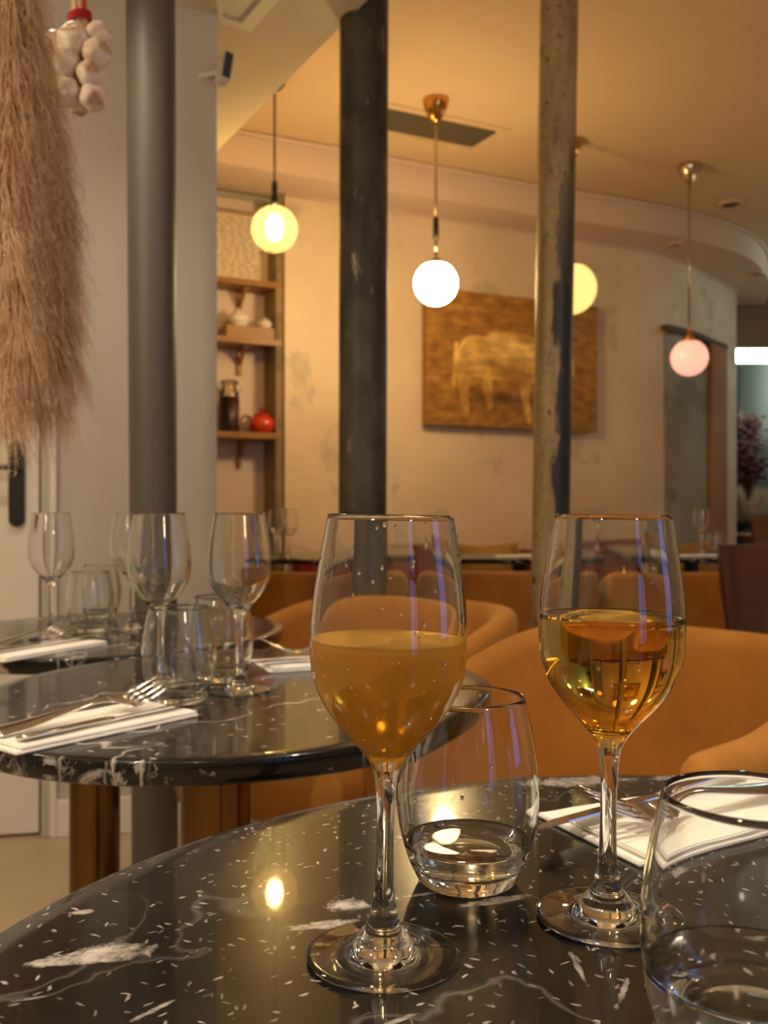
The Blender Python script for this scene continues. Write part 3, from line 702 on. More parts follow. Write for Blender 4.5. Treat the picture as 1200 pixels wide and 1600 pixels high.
drops(gl, bowl_out, 26, .155, .207, 3, -PI, 0); drops(gl, bowl_out, 14, .155, .207, 8, 0, PI)
bubbles(gl, bowl_out, 90, .0985, .150, 5); drops(gr, bowl_in, 8, .175, .208, 4, -PI, 0, rmin=.0003, rmax=.0006)
MG = 'empty wine glasses on the middle and third tables'
g = dup(wg0); put(g, 249, 1075, 'empty wine glass on the middle table, in front of the grey column', 'glass', MG)
put(wg0, 374, 1080, 'empty wine glass on the middle table, closest to the filled ones', 'glass', MG)
g = dup(wg0); put(g, 80, 998, 'leftmost empty wine glass, on the third table by the door', 'glass', MG)
g = dup(wg0); put(g, 206, 985, 'empty wine glass on the third table, half behind another glass', 'glass', MG)
# tumblers
t1 = dup(tm0); put(t1, 730, 1376, 'tumbler with a little water between the two filled wine glasses', 'glass')
liquid(t1, 'water', tum_in, .0235, M_water); drops(t1, tum_out, 14, .045, .085, 21, -PI, 0, rmin=.0005, rmax=.0010)
t2 = dup(tm0); t2.location = (.1385, .359, ZT); tag(t2, 'large near tumbler of water cut off at the lower right corner', 'glass')
liquid(t2, 'water', tum_in, .040, M_water); 
TG = 'empty tumblers on the middle and third tables'
put(tm0, 280, 1097, 'empty tumbler on the middle table, beside the fork tines', 'glass', TG)
g = dup(tm0); put(g, 345, 1063, 'empty tumbler on the middle table, behind the nearer wine glass stem', 'glass', TG)
g = dup(tm0); put(g, 141, 987, 'empty tumbler on the third table, front one of its pair', 'glass', TG)
g = dup(tm0); put(g, 156, 966, 'empty tumbler on the third table, rear one of its pair', 'glass', TG)
# glasses on the rear tables
RG = 'small wine glasses on the rear tables'
for px, d, lab in ((432, 4.28, 'small far wine glass on the rear table, leftmost against the wall'), (452, 4.12, 'small far wine glass on the rear table, beside the leftmost one'),
                   (925, 4.45, 'small far wine glass seen through the right wine glass'), (1096, 4.4, 'small far wine glass at the end of the rear tables'), (690, 4.45, 'small far wine glass behind the left wine glass rim')):
    g = dup(wg0, ((px-600)/FPX*d, d, ZR+.0005), 0, lab, RG)
for px, d, lab in ((425, 4.12, 'far tumbler on the leftmost rear table'), (1118, 4.42, 'far tumbler at the right end of the rear tables')):
    g = dup(tm0, ((px-600)/FPX*d, d, ZR+.0005), 0, lab, 'far tumblers')

# ================================================================ NAPKINS AND CUTLERY
def napkin(cx, cy, ang, lab, L=.205, w_=.106, z=.7502):
    o = thing('napkin', lab, 'napkin', (cx, cy, z), ang, 'folded white napkins')
    k = new(); rnd = random.Random(int(cx*1000))
    def sheet(x0, x1, y0, y1, z0, z1, name):
        k = new(); nx, ny = 14, 8; g = []
        for i in range(nx+1):
            g.append([k.verts.new((x0+(x1-x0)*i/nx, y0+(y1-y0)*j/ny, z1+.0007*noise.noise(Vector((i*.5+cx*9, j*.6, z1*400))))) for j in range(ny+1)])
        g2 = [[k.verts.new((v.co.x, v.co.y, z0)) for v in r] for r in g]
        for i in range(nx):
            for j in range(ny):
                k.faces.new((g[i][j], g[i+1][j], g[i+1][j+1], g[i][j+1])); k.faces.new((g2[i][j+1], g2[i+1][j+1], g2[i+1][j], g2[i][j]))
        for i in range(nx):
            k.faces.new((g[i+1][0], g[i][0], g2[i][0], g2[i+1][0])); k.faces.new((g[i][ny], g[i+1][ny], g2[i+1][ny], g2[i][ny]))
        for j in range(ny):
            k.faces.new((g[0][j], g[0][j+1], g2[0][j+1], g2[0][j])); k.faces.new((g[nx][j+1], g[nx][j], g2[nx][j], g2[nx][j+1]))
        bmesh.ops.recalc_face_normals(k, faces=k.faces[:])
        es = [e for e in k.edges if len(e.link_faces) == 2 and e.calc_face_angle(0) > .9]
        bmesh.ops.bevel(k, geom=es, offset=.0009, segments=2, affect='EDGES')
        autosmooth(obj(name, k, M_napkin, o), 60)
    sheet(-L/2, L/2, -w_/2, w_/2, 0, .0032, 'lower_fold')
    sheet(-L/2+.006, L/2-.001, -w_/2+.001, w_/2*.55, .0034, .0062, 'upper_fold')
    return o
def sweep(k, pts, secs):
    rows = []
    for i, (p, (w_, h_)) in enumerate(zip(pts, secs)):
        t = (Vector(pts[min(i+1, len(pts)-1)])-Vector(pts[max(i-1, 0)])).normalized(); u = Vector((0, 1, 0)); nn_ = t.cross(u).normalized()*-1
        rows.append([k.verts.new(Vector(p)+u*math.cos(a)*w_+nn_*math.sin(a)*h_) for a in [2*PI*j/12 for j in range(12)]])
    for a, b in zip(rows, rows[1:]):
        for j in range(12): k.faces.new((a[j], a[(j+1) % 12], b[(j+1) % 12], b[j]))
    k.faces.new(rows[0][::-1]); k.faces.new(rows[-1]); bmesh.ops.recalc_face_normals(k, faces=k.faces[:])
def make_fork():                                  # along +x: handle end at 0, tips at .197
    o = bpy.data.objects.new('fork', None); COL.objects.link(o)
    hx = catmull([(0, 0, .002), (.03, 0, .0025), (.07, 0, .006), (.105, 0, .009), (.125, 0, .007), (.140, 0, .0025)], 4)
    hs = catmull([(.0095, .0013), (.0088, .0016), (.0055, .0018), (.0032, .0020), (.0038, .0018), (.0085, .0012)], 4)
    k = new(); sweep(k, hx, hs); obj('handle', k, M_steel, o)
    k = new(); sweep(k, [(.138, 0, .003), (.146, 0, .0012), (.156, 0, .0022)], [(.0085, .0011), (.0135, .0010), (.0142, .0010)]); hd = obj('head', k, M_steel, o)
    for j in range(4):
        y = (j-1.5)*.0078; k = new()
        sweep(k, [(.154, y, .0020), (.168, y, .0062), (.182, y, .0115), (.197, y, .0185)], [(.0021, .0011), (.0020, .0011), (.0018, .0010), (.0008, .0006)]); obj('tine', k, M_steel, hd)
    return o
def make_knife():
    o = bpy.data.objects.new('table_knife', None); COL.objects.link(o)
    k = new(); sweep(k, [(0, 0, .0035), (.006, 0, .0035), (.04, 0, .0035), (.09, 0, .0035), (.102, 0, .0035)], [(.006, .002), (.0085, .003), (.0078, .003), (.0062, .0028), (.0055, .0018)]); obj('handle', k, M_steel, o)
    k = new(); bl_ = [(.100, -.005), (.112, -.0085), (.16, -.0098), (.20, -.0085), (.221, -.001), (.225, .005), (.2, .0065), (.112, .0062), (.100, .005)]
    prism(k, bl_, .0028, .0040); obj('blade', k, M_steel, o, smooth=False); return o
def aim(o, p0, p1, lab, group, cat, roll=0):
    d = Vector(p1)-Vector(p0); o.location = p0; o.rotation_euler = (roll, -math.atan2(d.z, d.xy.length), math.atan2(d.y, d.x)); tag(o, lab, cat, group); return o
fk = make_fork(); kn = make_knife()
def ptd(c, ang, u, v, z): return (c[0]+math.cos(ang)*u-math.sin(ang)*v, c[1]+math.sin(ang)*u+math.cos(ang)*v, z)
# nearest table: napkin corner measurements give centre and angle
a_f = math.radians(25.6); cf = (.222, .6625)
napkin(cf[0], cf[1], a_f, 'folded white napkin on the nearest table under fork and knife')
aim(fk, (.300, .690, .7600), (.120, .598, .7690), 'steel fork on the nearest napkin, tines pointing left', 'forks', 'fork', -.25)
aim(kn, (.277, .734, .7590), (.0947, .602, .7600), 'steel table knife on the nearest napkin, blade reaching left', 'knives', 'knife', .20)
# middle table, near setting
a_m = math.radians(51.5); e = Vector((math.cos(a_m), math.sin(a_m)))
end = Vector((-.234, 1.026)); cm = end-e*.1025
napkin(cm.x, cm.y, a_m, 'folded white napkin at the near edge of the middle table')
aim(dup(fk), (-.354, .872, .7600), (-.2266, 1.041, .7690), 'steel fork on the middle table napkin, tines raised towards the glasses', 'forks', 'fork', .35)
aim(dup(kn), (-.325, .853, .7575), (-.180, 1.055, .7575), 'steel knife beside the fork on the middle table napkin', 'knives', 'knife', -.2)
# middle table, far setting
a_r = math.radians(22); napkin(-.075, 1.345, a_r, 'folded white napkin on the far side of the middle table')
aim(dup(fk), (.015, 1.385, .7600), (-.175, 1.318, .7690), 'steel fork on the far side napkin of the middle table', 'forks', 'fork')
aim(dup(kn), (.03, 1.362, .7575), (-.185, 1.282, .7575), 'steel knife on the far side napkin of the middle table', 'knives', 'knife')
# third table
a_t = math.radians(63); ct = (-.535, 1.462)
napkin(ct[0], ct[1], a_t, 'folded white napkin on the third table at the left edge')
aim(dup(fk), (-.600, 1.405, .7600), (-.515, 1.585, .7690), 'steel fork on the third table napkin', 'forks', 'fork', .35)
aim(dup(kn), (-.575, 1.375, .7575), (-.470, 1.575, .7575), 'steel knife on the third table napkin', 'knives', 'knife')
for (x, y, lab) in ((-.12, 4.22, 'flat white napkin on the rear table behind the iron column'), (.60, 4.24, 'flat white napkin on the rear table between the columns'), (1.40, 4.30, 'flat white napkin on the rear table near the curved wall end')):
    q = napkin(x, y, .05, lab, z=ZR+.0003)

# ================================================================ SHELVES IN THE NICHE
nd = Vector((.892, .452)); nb = Vector((-.615, 5.31)); nfr = Vector((.452, -.892))   # along, inner end, towards the room
def nich(s, off): p = nb - nd*s + nfr*off; return p
ang_n = math.atan2(nd.y, nd.x)
def place_n(o, s, off, z): p = nich(s, off); o.location = (p.x, p.y, z); o.rotation_euler = (0, 0, ang_n); return o
for z, lab in ((2.195, 'top oak shelf carrying the framed handwritten sheet'), (1.885, 'middle oak shelf carrying a wooden box and white pots'), (1.385, 'lowest oak shelf carrying the jar and the red teapot')):
    o = thing('wall_shelf', lab, 'shelf'); place_n(o, 0, 0, z)
    k = new(); box(k, (-.42, -.09, -.016), (.82, .175, .032), None, .003); obj('board', k, M_oak, o, smooth=False)
    for s in (.20, .64):
        k = new(); box(k, (-s, -.012, -.105), (.024, .018, .145), None, .002); box(k, (-s, -.075, -.04), (.024, .11, .014), None, .002)
        box(k, (-s, -.062, -.08), (.018, .13, .014), Matrix.Rotation(math.radians(-42), 4, 'X'), .002); obj('bracket', k, M_oak, o, smooth=False)
# framed sheet with handwriting
o = thing('framed_note', 'framed sheet of dark handwriting leaning on the top shelf', 'picture'); place_n(o, .02, .05, 2.197); o.rotation_euler = (math.radians(-3), 0, ang_n)
k = new(); box(k, (-.26, 0, .19), (.46, .012, .38)); obj('paper', k, plain('paper', s2l(226, 208, 178), .7), o, smooth=False)
k = new()
for cx_, cz_, sx_, sz_ in ((-.26, .004, .49, .018), (-.26, .382, .49, .018), (-.497, .19, .018, .39), (-.023, .19, .018, .39)): box(k, (cx_, -.004, cz_), (sx_, .022, sz_), None, .002)
obj('frame', k, plain('pale_frame', s2l(176, 150, 112), .5), o, smooth=False)
k = new(); rnd = random.Random(7)
for r_ in range(17):
    z = .355-r_*.0195; x = -.40+rnd.uniform(-.01, .01) if r_ > 2 else -.33
    xe = -.07+rnd.uniform(-.06, .0)
    while x < xe:
        L_ = rnd.uniform(.018, .05); pts = []; nseg = int(L_/.003)
        for i in range(nseg+1): pts.append((x+i*.003, -.0070, z+rnd.uniform(-.003, .003)))
        for a, b in zip(pts, pts[1:]):
            d_ = .0020; k.faces.new([k.verts.new((a[0], a[1], a[2]-d_)), k.verts.new((b[0]+.0006, b[1], b[2]-d_)), k.verts.new((b[0]+.0006, b[1], b[2]+d_)), k.verts.new((a[0], a[1], a[2]+d_))])
        x += L_+rnd.uniform(.009, .020)
q = obj('handwriting', k, plain('ink', s2l(22, 16, 12), .9), o, smooth=False); q['kind'] = 'stuff'
k = new(); pA = nich(.0, .13); pB = nich(.9, .13)
tube(k, [(pA.x, pA.y, 2.642), (pB.x, pB.y, 2.642)], .018, 12); tag(obj('pipe', k, plain('grey_pipe', s2l(150, 142, 130), .35)), 'grey horizontal pipe above the framed handwritten sheet', 'pipe')
# box, white pots
o = thing('wooden_box', 'plain light wooden box on the middle shelf', 'box'); place_n(o, .175, .095, 1.8855)
k = new(); box(k, (0, -.062, .031), (.29, .010, .062), None, .001); obj('front_panel', k, M_oak, o, smooth=False)
k = new(); box(k, (0, .062, .031), (.29, .010, .062), None, .001); obj('back_panel', k, M_oak, o, smooth=False)
for s in (-.14, .14):
    k = new(); box(k, (s, 0, .031), (.010, .114, .062), None, .001); obj('side_panel', k, M_oak, o, smooth=False)
k = new(); box(k, (0, 0, .058), (.27, .114, .006)); obj('lid', k, M_oak, o, smooth=False)
M_ceramic = plain('white_ceramic', s2l(226, 218, 206), .25)
def pot(s, z, r_, h_, lab):
    o = thing('ceramic_pot', lab, 'pot'); place_n(o, s, .10, z)
    k = new(); lathe(k, catmull([(0, 0), (r_*.6, 0), (r_*.95, h_*.3), (r_, h_*.5), (r_*.75, h_*.75), (r_*.42, h_*.86), (r_*.42, h_*.9)], 4), 32); obj('pot_body', k, M_ceramic, o)
    k = new(); lathe(k, catmull([(r_*.46, h_*.88), (r_*.4, h_*.94), (r_*.12, h_*.98), (r_*.14, h_*1.06), (0, h_*1.1)], 3), 24); obj('lid', k, M_ceramic, o)
pot(.235, 1.9472, .060, .095, 'round white ceramic pot, larger one on the wooden box')
pot(.085, 1.9472, .046, .062, 'small white ceramic pot at the right end of the wooden box')
# jar
o = thing('preserving_jar', 'tall glass clip jar of dark preserves on the lowest shelf', 'jar'); place_n(o, .285, .10, 1.3855)
k = new(); lathe(k, catmull([(0, 0), (.044, 0), (.052, .01), (.053, .10), (.051, .19), (.040, .225), (.037, .25), (.040, .256)], 4), 36); obj('jar_body', k, thin('jar_glass', (.9, .86, .76, 1)), o)
k = new(); lathe(k, [(0, .006), (.044, .006), (.050, .02), (.050, .19), (.0, .192)], 32); m = MT('dark_preserve'); m.P(Base_Color=m.ramp(m.noise(m.co(), 60, 4), [(.4, s2l(50, 24, 14)), (.65, s2l(120, 62, 34))]), Roughness=.3); obj('preserve', k, m.m, o)
k = new(); lathe(k, [(0, .258), (.045, .258), (.047, .266), (.040, .275), (.014, .281), (0, .282)], 32); obj('lid', k, thin('jar_lid', (.85, .80, .7, 1)), o)
k = new(); tube(k, [(.05, 0, .262), (.064, 0, .25), (.060, 0, .222), (.05, 0, .216)], .0022, 6); tube(k, [(-.05, 0, .262), (-.064, 0, .25), (-.060, 0, .222), (-.05, 0, .216)], .0022, 6)
obj('wire_clip', k, M_steel, o)
# teapot
o = thing('teapot', 'small glossy orange red teapot on the lowest shelf', 'teapot'); place_n(o, .100, .10, 1.3855)
m = MT('orange_enamel'); m.P(Base_Color=s2l(206, 58, 22), Roughness=.2, Coat_Weight=.5); M_tp = m.m
k = new(); lathe(k, catmull([(0, 0), (.045, 0), (.066, .018), (.075, .045), (.069, .072), (.050, .092), (.046, .096)], 5), 40); obj('pot_body', k, M_tp, o)
k = new(); lathe(k, catmull([(.052, .094), (.048, .102), (.028, .114), (.010, .120), (.008, .126), (.014, .134), (.010, .142), (0, .144)], 4), 32); obj('lid', k, plain('dark_red_enamel', s2l(160, 30, 16), .25), o)
k = new(); tube(k, catmull([(.058, 0, .035), (.085, 0, .045), (.100, 0, .070), (.116, 0, .088)], 5), [.017-.009*i/15 for i in range(16)], 14); obj('spout', k, M_tp, o)
k = new(); tube(k, catmull([(-.060, 0, .078), (-.092, 0, .094), (-.116, 0, .075), (-.110, 0, .040), (-.066, 0, .022)], 6), .006, 10); obj('handle', k, plain('brown_handle', s2l(120, 60, 40), .4), o)

# ================================================================ PAINTING
p0 = on_wall(656); p1 = on_wall(922); pd = (p1-p0).normalized(); pn = Vector((pd.y, -pd.x)); Wd = (p1-p0).length
ztp = .5*(atd(656, 451, p0.y).z + 0) + .5*atd(656, 451, p0.y).z; zbt = atd(658, 664, p0.y).z
o = thing('painting', 'ochre painting of a standing cow hanging on the plaster wall', 'painting', (p0.x+pn.x*.05, p0.y+pn.y*.05, zbt), math.atan2(pd.y, pd.x))
Hh = ztp-zbt; k = new(); NX, NY = 220, 150; cl = k.loops.layers.float_color.new('paint')
def cap(u, v, a, b, ra, rb):
    ax, ay = a; bx_, by_ = b; t = max(0, min(1, ((u-ax)*(bx_-ax)+(v-ay)*(by_-ay))/max(1e-9, (bx_-ax)**2+(by_-ay)**2)))
    return math.hypot(u-ax-t*(bx_-ax), v-ay-t*(by_-ay))-(ra+(rb-ra)*t)
asp = Wd/Hh
def cowf(u, v):
    u *= asp
    A_ = lambda x, y: (x*asp, y)
    ds = [cap(u, v, A_(.27, .52), A_(.66, .50), .155, .15), cap(u, v, A_(.40, .56), A_(.55, .56), .16, .16), cap(u, v, A_(.66, .55), A_(.80, .58), .12, .07), cap(u, v, A_(.80, .58), A_(.82, .46), .07, .05),
          cap(u, v, A_(.22, .50), A_(.205, .30), .10, .045), cap(u, v, A_(.205, .30), A_(.215, .11), .036, .026), cap(u, v, A_(.33, .42), A_(.35, .16), .05, .022),
          cap(u, v, A_(.56, .40), A_(.555, .24), .06, .036), cap(u, v, A_(.555, .24), A_(.58, .07), .032, .022), cap(u, v, A_(.68, .42), A_(.70, .12), .055, .022), cap(u, v, A_(.165, .60), A_(.15, .30), .012, .014)]
    return min(ds)
def colr(u, v):
    n1 = noise.fractal(Vector((u*13, v*20, 1)), 1, 2, 5); n2 = noise.fractal(Vector((u*5, v*5, 4)), 1, 2, 4); n3 = noise.noise(Vector((u*70, v*110, 2)))
    t = .5+.55*n1+.2*n3; bg_ = [a+(b-a)*max(0, min(1, t)) for a, b in zip((116, 76, 30), (174, 128, 58))]
    if v < .27: bg_ = [c*.94 for c in bg_]
    gl_ = math.exp(-((v-.21)/.05)**2)*smoothstep(.15, .3, u)*(1-smoothstep(.6, .75, u)); bg_ = [c*(1-.28*gl_) for c in bg_]
    d = cowf(u, v); c = 1-smoothstep(-.006, .012, d+.006*n1)
    sh = max(0, min(1, .5+.75*n2+.35*smoothstep(.45, .66, v)-.25*smoothstep(.5, .30, v)))
    rim = smoothstep(-.05, 0, d); cow = [a+(b-a)*sh for a, b in zip((150, 106, 46), (240, 200, 118))]; cow = [x*(1-.16*(1-rim)*(.5+n1)) for x in cow]
    r_ = [a*(1-c)+b*c for a, b in zip(bg_, cow)]
    return s2l(*[max(0, min(255, x*1.12)) for x in r_])
g_ = [[k.verts.new((Wd*i/NX, -.021, Hh*j/NY)) for j in range(NY+1)] for i in range(NX+1)]
cc = [[colr(i/NX, j/NY) for j in range(NY+1)] for i in range(NX+1)]
for i in range(NX):
    for j in range(NY):
        f = k.faces.new((g_[i][j], g_[i+1][j], g_[i+1][j+1], g_[i][j+1]))
        for lp, (a_, b_) in zip(f.loops, ((i, j), (i+1, j), (i+1, j+1), (i, j+1))): lp[cl] = cc[a_][b_]
m = MT('ochre_paint'); at_ = m.n('ShaderNodeAttribute', attribute_name='paint'); m.P(Base_Color=at_.outputs[0], Roughness=.6); m.bump(m.noise(m.co(scale=(1, 1, 2.4)), 130, 4), .3, .002)
obj('canvas', k, m.m, o, smooth=False)
k = new(); box(k, (Wd/2, 0, Hh/2), (Wd, .040, Hh), None, .001); obj('stretcher', k, plain('canvas_edge', s2l(150, 104, 54), .7), o, smooth=False)

# ================================================================ SPEAKER ON THE WALL EDGE
p = atd(351, 108, 2.88); o = thing('wall_speaker', 'small white and dark speaker fixed high on the wall edge', 'speaker', (p.x, p.y, p.z), math.radians(38))
k = new(); box(k, (0, .0, 0), (.034, .05, .095), Matrix.Rotation(math.radians(10), 4, 'Y'), .008, 3); obj('case', k, M_white, o)
k = new(); box(k, (-.004, -.0265, .002), (.026, .006, .078), Matrix.Rotation(math.radians(10), 4, 'Y'), .002); obj('grille', k, plain('dark_grille', s2l(64, 62, 60), .6), o)
k = new(); tube(k, [(0, .02, 0), (-.03, .075, .0), (-.04, .09, 0)], .008, 8); obj('bracket', k, M_white, o)

# ================================================================ GARLIC BRAID
gd = 1.62
def gp(px, py, dd=0): return atd(px, py, gd+dd)
o0 = gp(122, 90); o = thing('garlic_braid', 'braid of white garlic bulbs tied with red twine, hanging by dried grass', 'garlic', o0)
def bulb_bm(seed):
    k = new(); n = 42; rows = []; rnd = random.Random(seed); ph = rnd.uniform(0, 6); lob = rnd.choice((5, 6, 7))
    prof = [(.0, -.0215), (.006, -.0225), (.015, -.0205), (.023, -.012), (.0265, 0), (.0245, .010), (.017, .019), (.009, .025), (.0055, .032), (.004, .042), (.003, .048), (0, .049)]
    for r, z in catmull(prof, 3):
        f = smoothstep(.003, .02, r)
        rows.append([k.verts.new((r*(1+f*(.13*(abs(math.cos(lob*a/2+ph))-.5)+.03*math.sin(2*a+ph)))*math.cos(a), r*(1+f*(.13*(abs(math.cos(lob*a/2+ph))-.5)+.03*math.sin(2*a+ph)))*math.sin(a), z+f*.0015*math.sin(3*a))) for a in [2*PI*j/n for j in range(n)]])
    for a, b in zip(rows, rows[1:]):
        for j in range(n): k.faces.new((a[j], a[(j+1) % n], b[(j+1) % n], b[j]))
    bmesh.ops.remove_doubles(k, verts=k.verts[:], dist=1e-5); return k
m = MT('garlic_skin'); v = m.co(scale=(1, 1, .5)); n1 = m.noise(v, 60, 5, .6)
sz = m.n('ShaderNodeSeparateXYZ', {0: m.co()})
c_ = m.mix(m.ramp(n1, [(.4, BLK), (.7, WHT)]), s2l(238, 226, 212), s2l(212, 190, 170))
c_ = m.mix(m.ramp(m.math('MULTIPLY', sz.outputs[2], -1.0), [(.0195, BLK), (.0222, WHT)]), c_, s2l(170, 134, 84))
m.P(Base_Color=c_, Roughness=.45, Subsurface_Weight=.1, Subsurface_Radius=(.01, .006, .004)); m.bump(n1, .3, .001); M_garlic = m.m
bulbs = [(116, 60, 1, 50, (-.1, -.8, .5)), (155, 54, 2, 40, (.9, -.2, .6)), (100, 97, 1, 48, (-.5, -.8, .2)), (152, 84, 2, 46, (.8, -.5, .3)), (142, 116, 1, 44, (.4, -.9, .2)), (104, 144, 2, 44, (-.6, -.6, -.5)), (146, 153, 1, 42, (.4, -.8, -.4)), (84, 64, 2, 34, (-.9, 0, .3)), (124, 162, 2, 40, (0, .0, -1))]
bms = [bulb_bm(1), bulb_bm(2), bulb_bm(5)]; mesh_b = []
for q in bms:
    t_ = obj('garlic_bulb', q, M_garlic); mesh_b.append(t_.data); bpy.data.objects.remove(t_)
for i, (px, py, s, wpx, dr) in enumerate(bulbs):
    b = bpy.data.objects.new('garlic_bulb', mesh_b[i % 3]); COL.objects.link(b); b.parent = o
    sc = wpx*gd/FPX/.054; p = gp(px, py, -.012 if i not in (7, 8) else .02)-o0; b.location = p; b.scale = (sc, sc, sc)
    # root end looks outwards, neck runs back to the braid
    b.rotation_euler = Vector(dr).normalized().to_track_quat('-Z', 'Y').to_euler()
k = new(); T_ = gp(118, 0)-o0; rnd = random.Random(3)
for j in range(7):
    a = j*.9; pts = []
    for i in range(14):
        s = i/13; z = T_.z+.30-(T_.z+.30+.06)*s
        pts.append((math.cos(a+s*9)*.010+T_.x*(1-s)*.6, math.sin(a+s*9)*.008+.012, z))
    tube(k, pts, .0048, 7)
obj('braided_stems', k, plain('dry_stem', s2l(206, 176, 130), .7), o)
k = new(); pr = gp(121, 23)-o0
for dz in (-.004, .001, .006):
    tube(k, [(pr.x+math.cos(a)*.0185, .012+math.sin(a)*.0165, pr.z+dz+.003*math.cos(a)) for a in [2*PI*i/20 for i in range(21)]], .0024, 6, False)
tube(k, [(.0, .004, pr.z), (.004, .0, .02), (-.004, .002, -.02), (.003, .004, -.05)], .003, 6)
tube(k, [(.010, .0, pr.z), (.012, -.006, pr.z+.04)], .0028, 6)
obj('red_twine', k, plain('red_twine', s2l(178, 26, 22), .6), o)
k = new(); tube(k, [(T_.x*.6, .012, T_.z+.28), (T_.x*.6, .012, ZL-o0.z)], .002, 6); obj('hanging_cord', k, plain('string', s2l(150, 130, 100), .8), o)

# ================================================================ PAMPAS GRASS
m = MT('pampas'); oi = m.n('ShaderNodeObjectInfo'); n1 = m.noise(m.co(), 30, 3)
m.P(Base_Color=m.mix(m.ramp(n1, [(.35, BLK), (.65, WHT)]), s2l(240, 212, 178), s2l(186, 148, 112)), Roughness=.75)
tr = m.n('ShaderNodeBsdfTranslucent', {'Color': s2l(214, 180, 146)}); mx = m.n('ShaderNodeMixShader', {0: .3, 1: m.b.outputs[0], 2: tr.outputs[0]}); m.L.new(mx.outputs[0], m.out.inputs[0]); M_pampas = m.m
def plume_bm(L, R, seed, n=1500):
    """hangs from the origin along -z: fine drooping side sprays on a thin axis"""
    rnd = random.Random(seed); k = new(); bend = rnd.uniform(-.06, .06); V = []
    def ax(s): return Vector((bend*s*s*L*2, .02*math.sin(s*3+seed), -s*L))
    for i in range(n):
        s = rnd.random()**.85*.97; p = ax(s); a = rnd.uniform(0, 2*PI)
        env = math.sin(min(1, s*1.25+.18)*PI*.62)**.7*(1-.45*s)
        out = Vector((math.cos(a), math.sin(a), 0)); ln = R*env*rnd.uniform(.7, 1.9)+.012; dn = L*.10*rnd.uniform(.5, 1.5)
        pts = [p, p+out*ln*.45+Vector((0, 0, -dn*.35)), p+out*ln*.72+Vector((0, 0, -dn*.9)), p+out*ln*(.80+rnd.uniform(-.15, .3))+Vector((rnd.uniform(-.012, .012), rnd.uniform(-.012, .012), -dn*rnd.uniform(1.4, 2.4)))]
        w_ = rnd.uniform(.0006, .0012); side = out.cross(Vector((0, 0, 1))).normalized()*w_
        va = [k.verts.new(q+side*(1-j*.3)) for j, q in enumerate(pts)]; vb = [k.verts.new(q-side*(1-j*.3)) for j, q in enumerate(pts)]
        for j in range(3): k.faces.new((va[j], va[j+1], vb[j+1], vb[j]))
        # tiny side hairs
        for h in range(4):
            j = rnd.choice((1, 2, 3)); q = pts[j].lerp(pts[j-1], rnd.random()); dd_ = Vector((rnd.gauss(0, 1), rnd.gauss(0, 1), -abs(rnd.gauss(1.3, .6)))).normalized()*rnd.uniform(.007, .018)
            sd = dd_.cross(Vector((rnd.random(), rnd.random(), .3))).normalized()*.00042
            k.faces.new((k.verts.new(q+sd), k.verts.new(q-sd), k.verts.new(q+dd_)))
    return k
pl = thing('pampas_bunch', 'large bunch of beige pampas grass hanging upside down at the left', 'plant', (-.62, 1.42, 1.0))
vars_ = []
for i in range(4):
    t_ = obj('plume', plume_bm(.46, .034, i+1, 1700), M_pampas); vars_.append(t_.data); bpy.data.objects.remove(t_)
rnd = random.Random(11)
PL = [  # tip px, tip py, depth, lean of the top (px), length scale
 (92, 655, 1.40, -30, 1.0), (60, 668, 1.36, -25, 1.0), (116, 600, 1.44, -45, .95), (30, 640, 1.38, -15, 1.0), (112, 520, 1.42, -48, 1.0), (85, 560, 1.33, -30, 1.05),
 (45, 560, 1.31, -15, 1.0), (5, 600, 1.40, -8, 1.0), (104, 430, 1.40, -45, 1.0), (70, 450, 1.30, -28, 1.0), (25, 470, 1.30, -12, 1.0), (98, 340, 1.42, -40, 1.0), (62, 350, 1.34, -26, 1.0),
 (15, 370, 1.32, -10, 1.0), (84, 260, 1.36, -30, 1.0), (45, 260, 1.30, -20, 1.0), (5, 250, 1.36, -5, 1.0), (-25, 520, 1.38, 0, 1.0), (-30, 380, 1.34, 0, 1.0), (70, 170, 1.36, -25, 1.0), (30, 150, 1.32, -12, 1.0), (75, 610, 1.46, -28, 1.0), (42, 610, 1.44, -16, 1.0)]
top = Vector((-.66, 1.42, 1.98))
ks = new()
for i, (tx, ty, d, ln, sc) in enumerate(PL):
    ln = ln*1.9-8
    tx -= 10+54*(1-smoothstep(150, 480, ty)); ty -= 24 if tx > 28 else 60
    tip = atd(tx, ty, d); L = .46*sc; up = atd(tx+ln, ty, d); up.z = tip.z+L*.98
    q = bpy.data.objects.new('plume', vars_[i % 4]); COL.objects.link(q); q.parent = pl
    q.location = up-pl.location; dirv = (tip-up).normalized()
    q.rotation_euler = dirv.to_track_quat('-Z', 'Y').to_euler(); q.scale = (1, 1, sc)
    mid_ = up.lerp(top, .5)+Vector((.0, 0, .02))
    if top.z > up.z+.05: tube(ks, [up-pl.location, mid_-pl.location, top-pl.location+Vector((rnd.uniform(-.02, .02), rnd.uniform(-.02, .02), 0))], .0022, 5)
obj('stalks', ks, plain('dry_stalk', s2l(190, 160, 110), .8), pl)['kind'] = 'stuff'
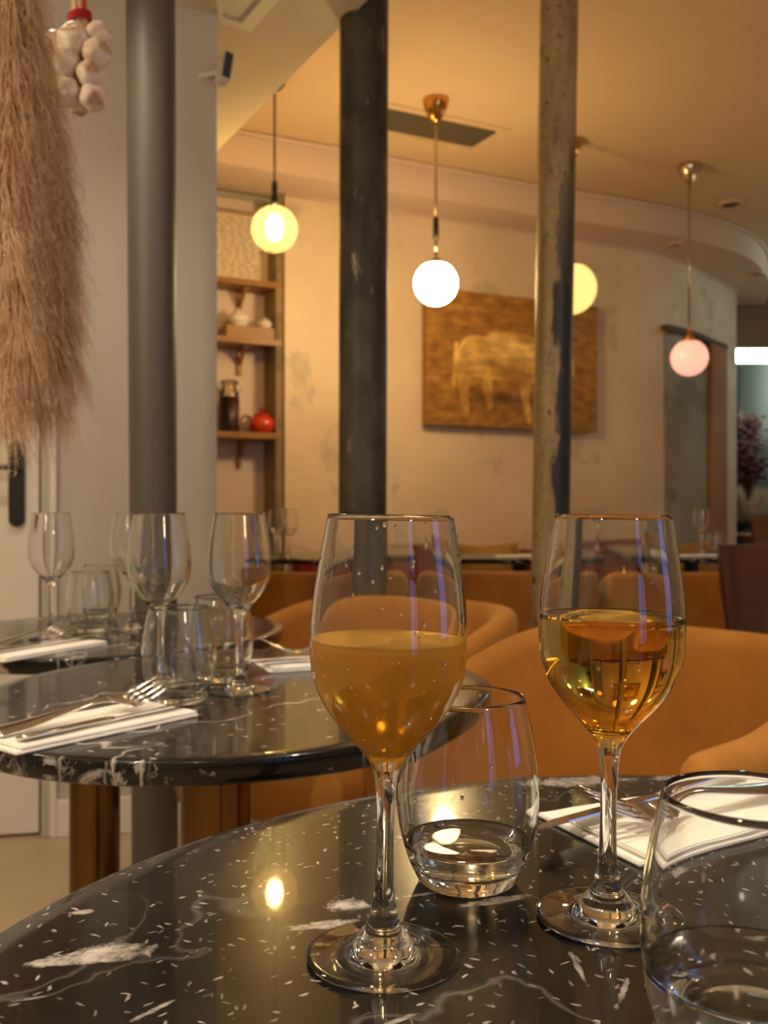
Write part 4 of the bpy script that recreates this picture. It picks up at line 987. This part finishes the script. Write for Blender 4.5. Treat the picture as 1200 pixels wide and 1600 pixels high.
k = new(); tp = top-pl.location; tube(k, [tp+Vector((0, 0, -.02)), tp+Vector((0, 0, .03))], .03, 14); obj('binding', k, plain('jute', s2l(150, 116, 74), .9), pl)
k = new(); tube(k, [tp, (tp.x, tp.y, ZL-1.0)], .003, 6); obj('hanging_cord', k, plain('string', s2l(150, 130, 100), .8), pl)

# ================================================================ DRIED BOUQUET in the far room
bp = atd(1166, 800, 9.35)
o = thing('dried_bouquet', 'dark vase of dried red branches and pale grass in the far room', 'plant', (bp.x, bp.y, 0))
k = new(); lathe(k, catmull([(0, 0), (.14, 0), (.20, .3), (.17, .62), (.10, .80), (.12, .86)], 4), 28); obj('vase', k, M_black, o)
rnd = random.Random(5); k = new()
for i in range(60):
    a = rnd.uniform(0, 2*PI); sp = rnd.uniform(.03, .20); h_ = rnd.uniform(.7, 1.35); pts = []
    for s in (0, .35, .7, 1): pts.append((math.cos(a)*sp*s**1.3+rnd.uniform(-.03, .03), math.sin(a)*sp*.6*s, .8+h_*s-.15*s*s))
    tube(k, pts, [.008, .006, .005, .003], 5)
    for j in range(8):
        s = rnd.uniform(.45, 1); c = Vector(pts[2]).lerp(Vector(pts[3]), rnd.random()); bmesh.ops.create_icosphere(k, subdivisions=1, radius=rnd.uniform(.015, .04), matrix=Matrix.Translation(c+Vector((rnd.uniform(-.06, .06), rnd.uniform(-.06, .06), rnd.uniform(-.06, .06)))) @ Matrix.Diagonal((1, 1, .4, 1)))
obj('red_branches', k, plain('dried_red', s2l(84, 26, 26), .8), o)['kind'] = 'stuff'
for i, (ax_, rz_) in enumerate(((.55, .6), (-.5, 2.2), (.35, 3.4), (-.3, 5.0))):
    q = bpy.data.objects.new('pale_plume', vars_[i]); COL.objects.link(q); q.parent = o; q.location = (math.sin(ax_)*.5, -.15, 1.35); q.rotation_euler = (PI, ax_*-.9, rz_*.0); q.scale = (1.4, 1.4, .8); q.location = (-.05+.03*i, -.06, .80); q.rotation_euler = (0, PI+(-.3+.2*i), 0)
# template objects are all placed; nothing hidden is left behind
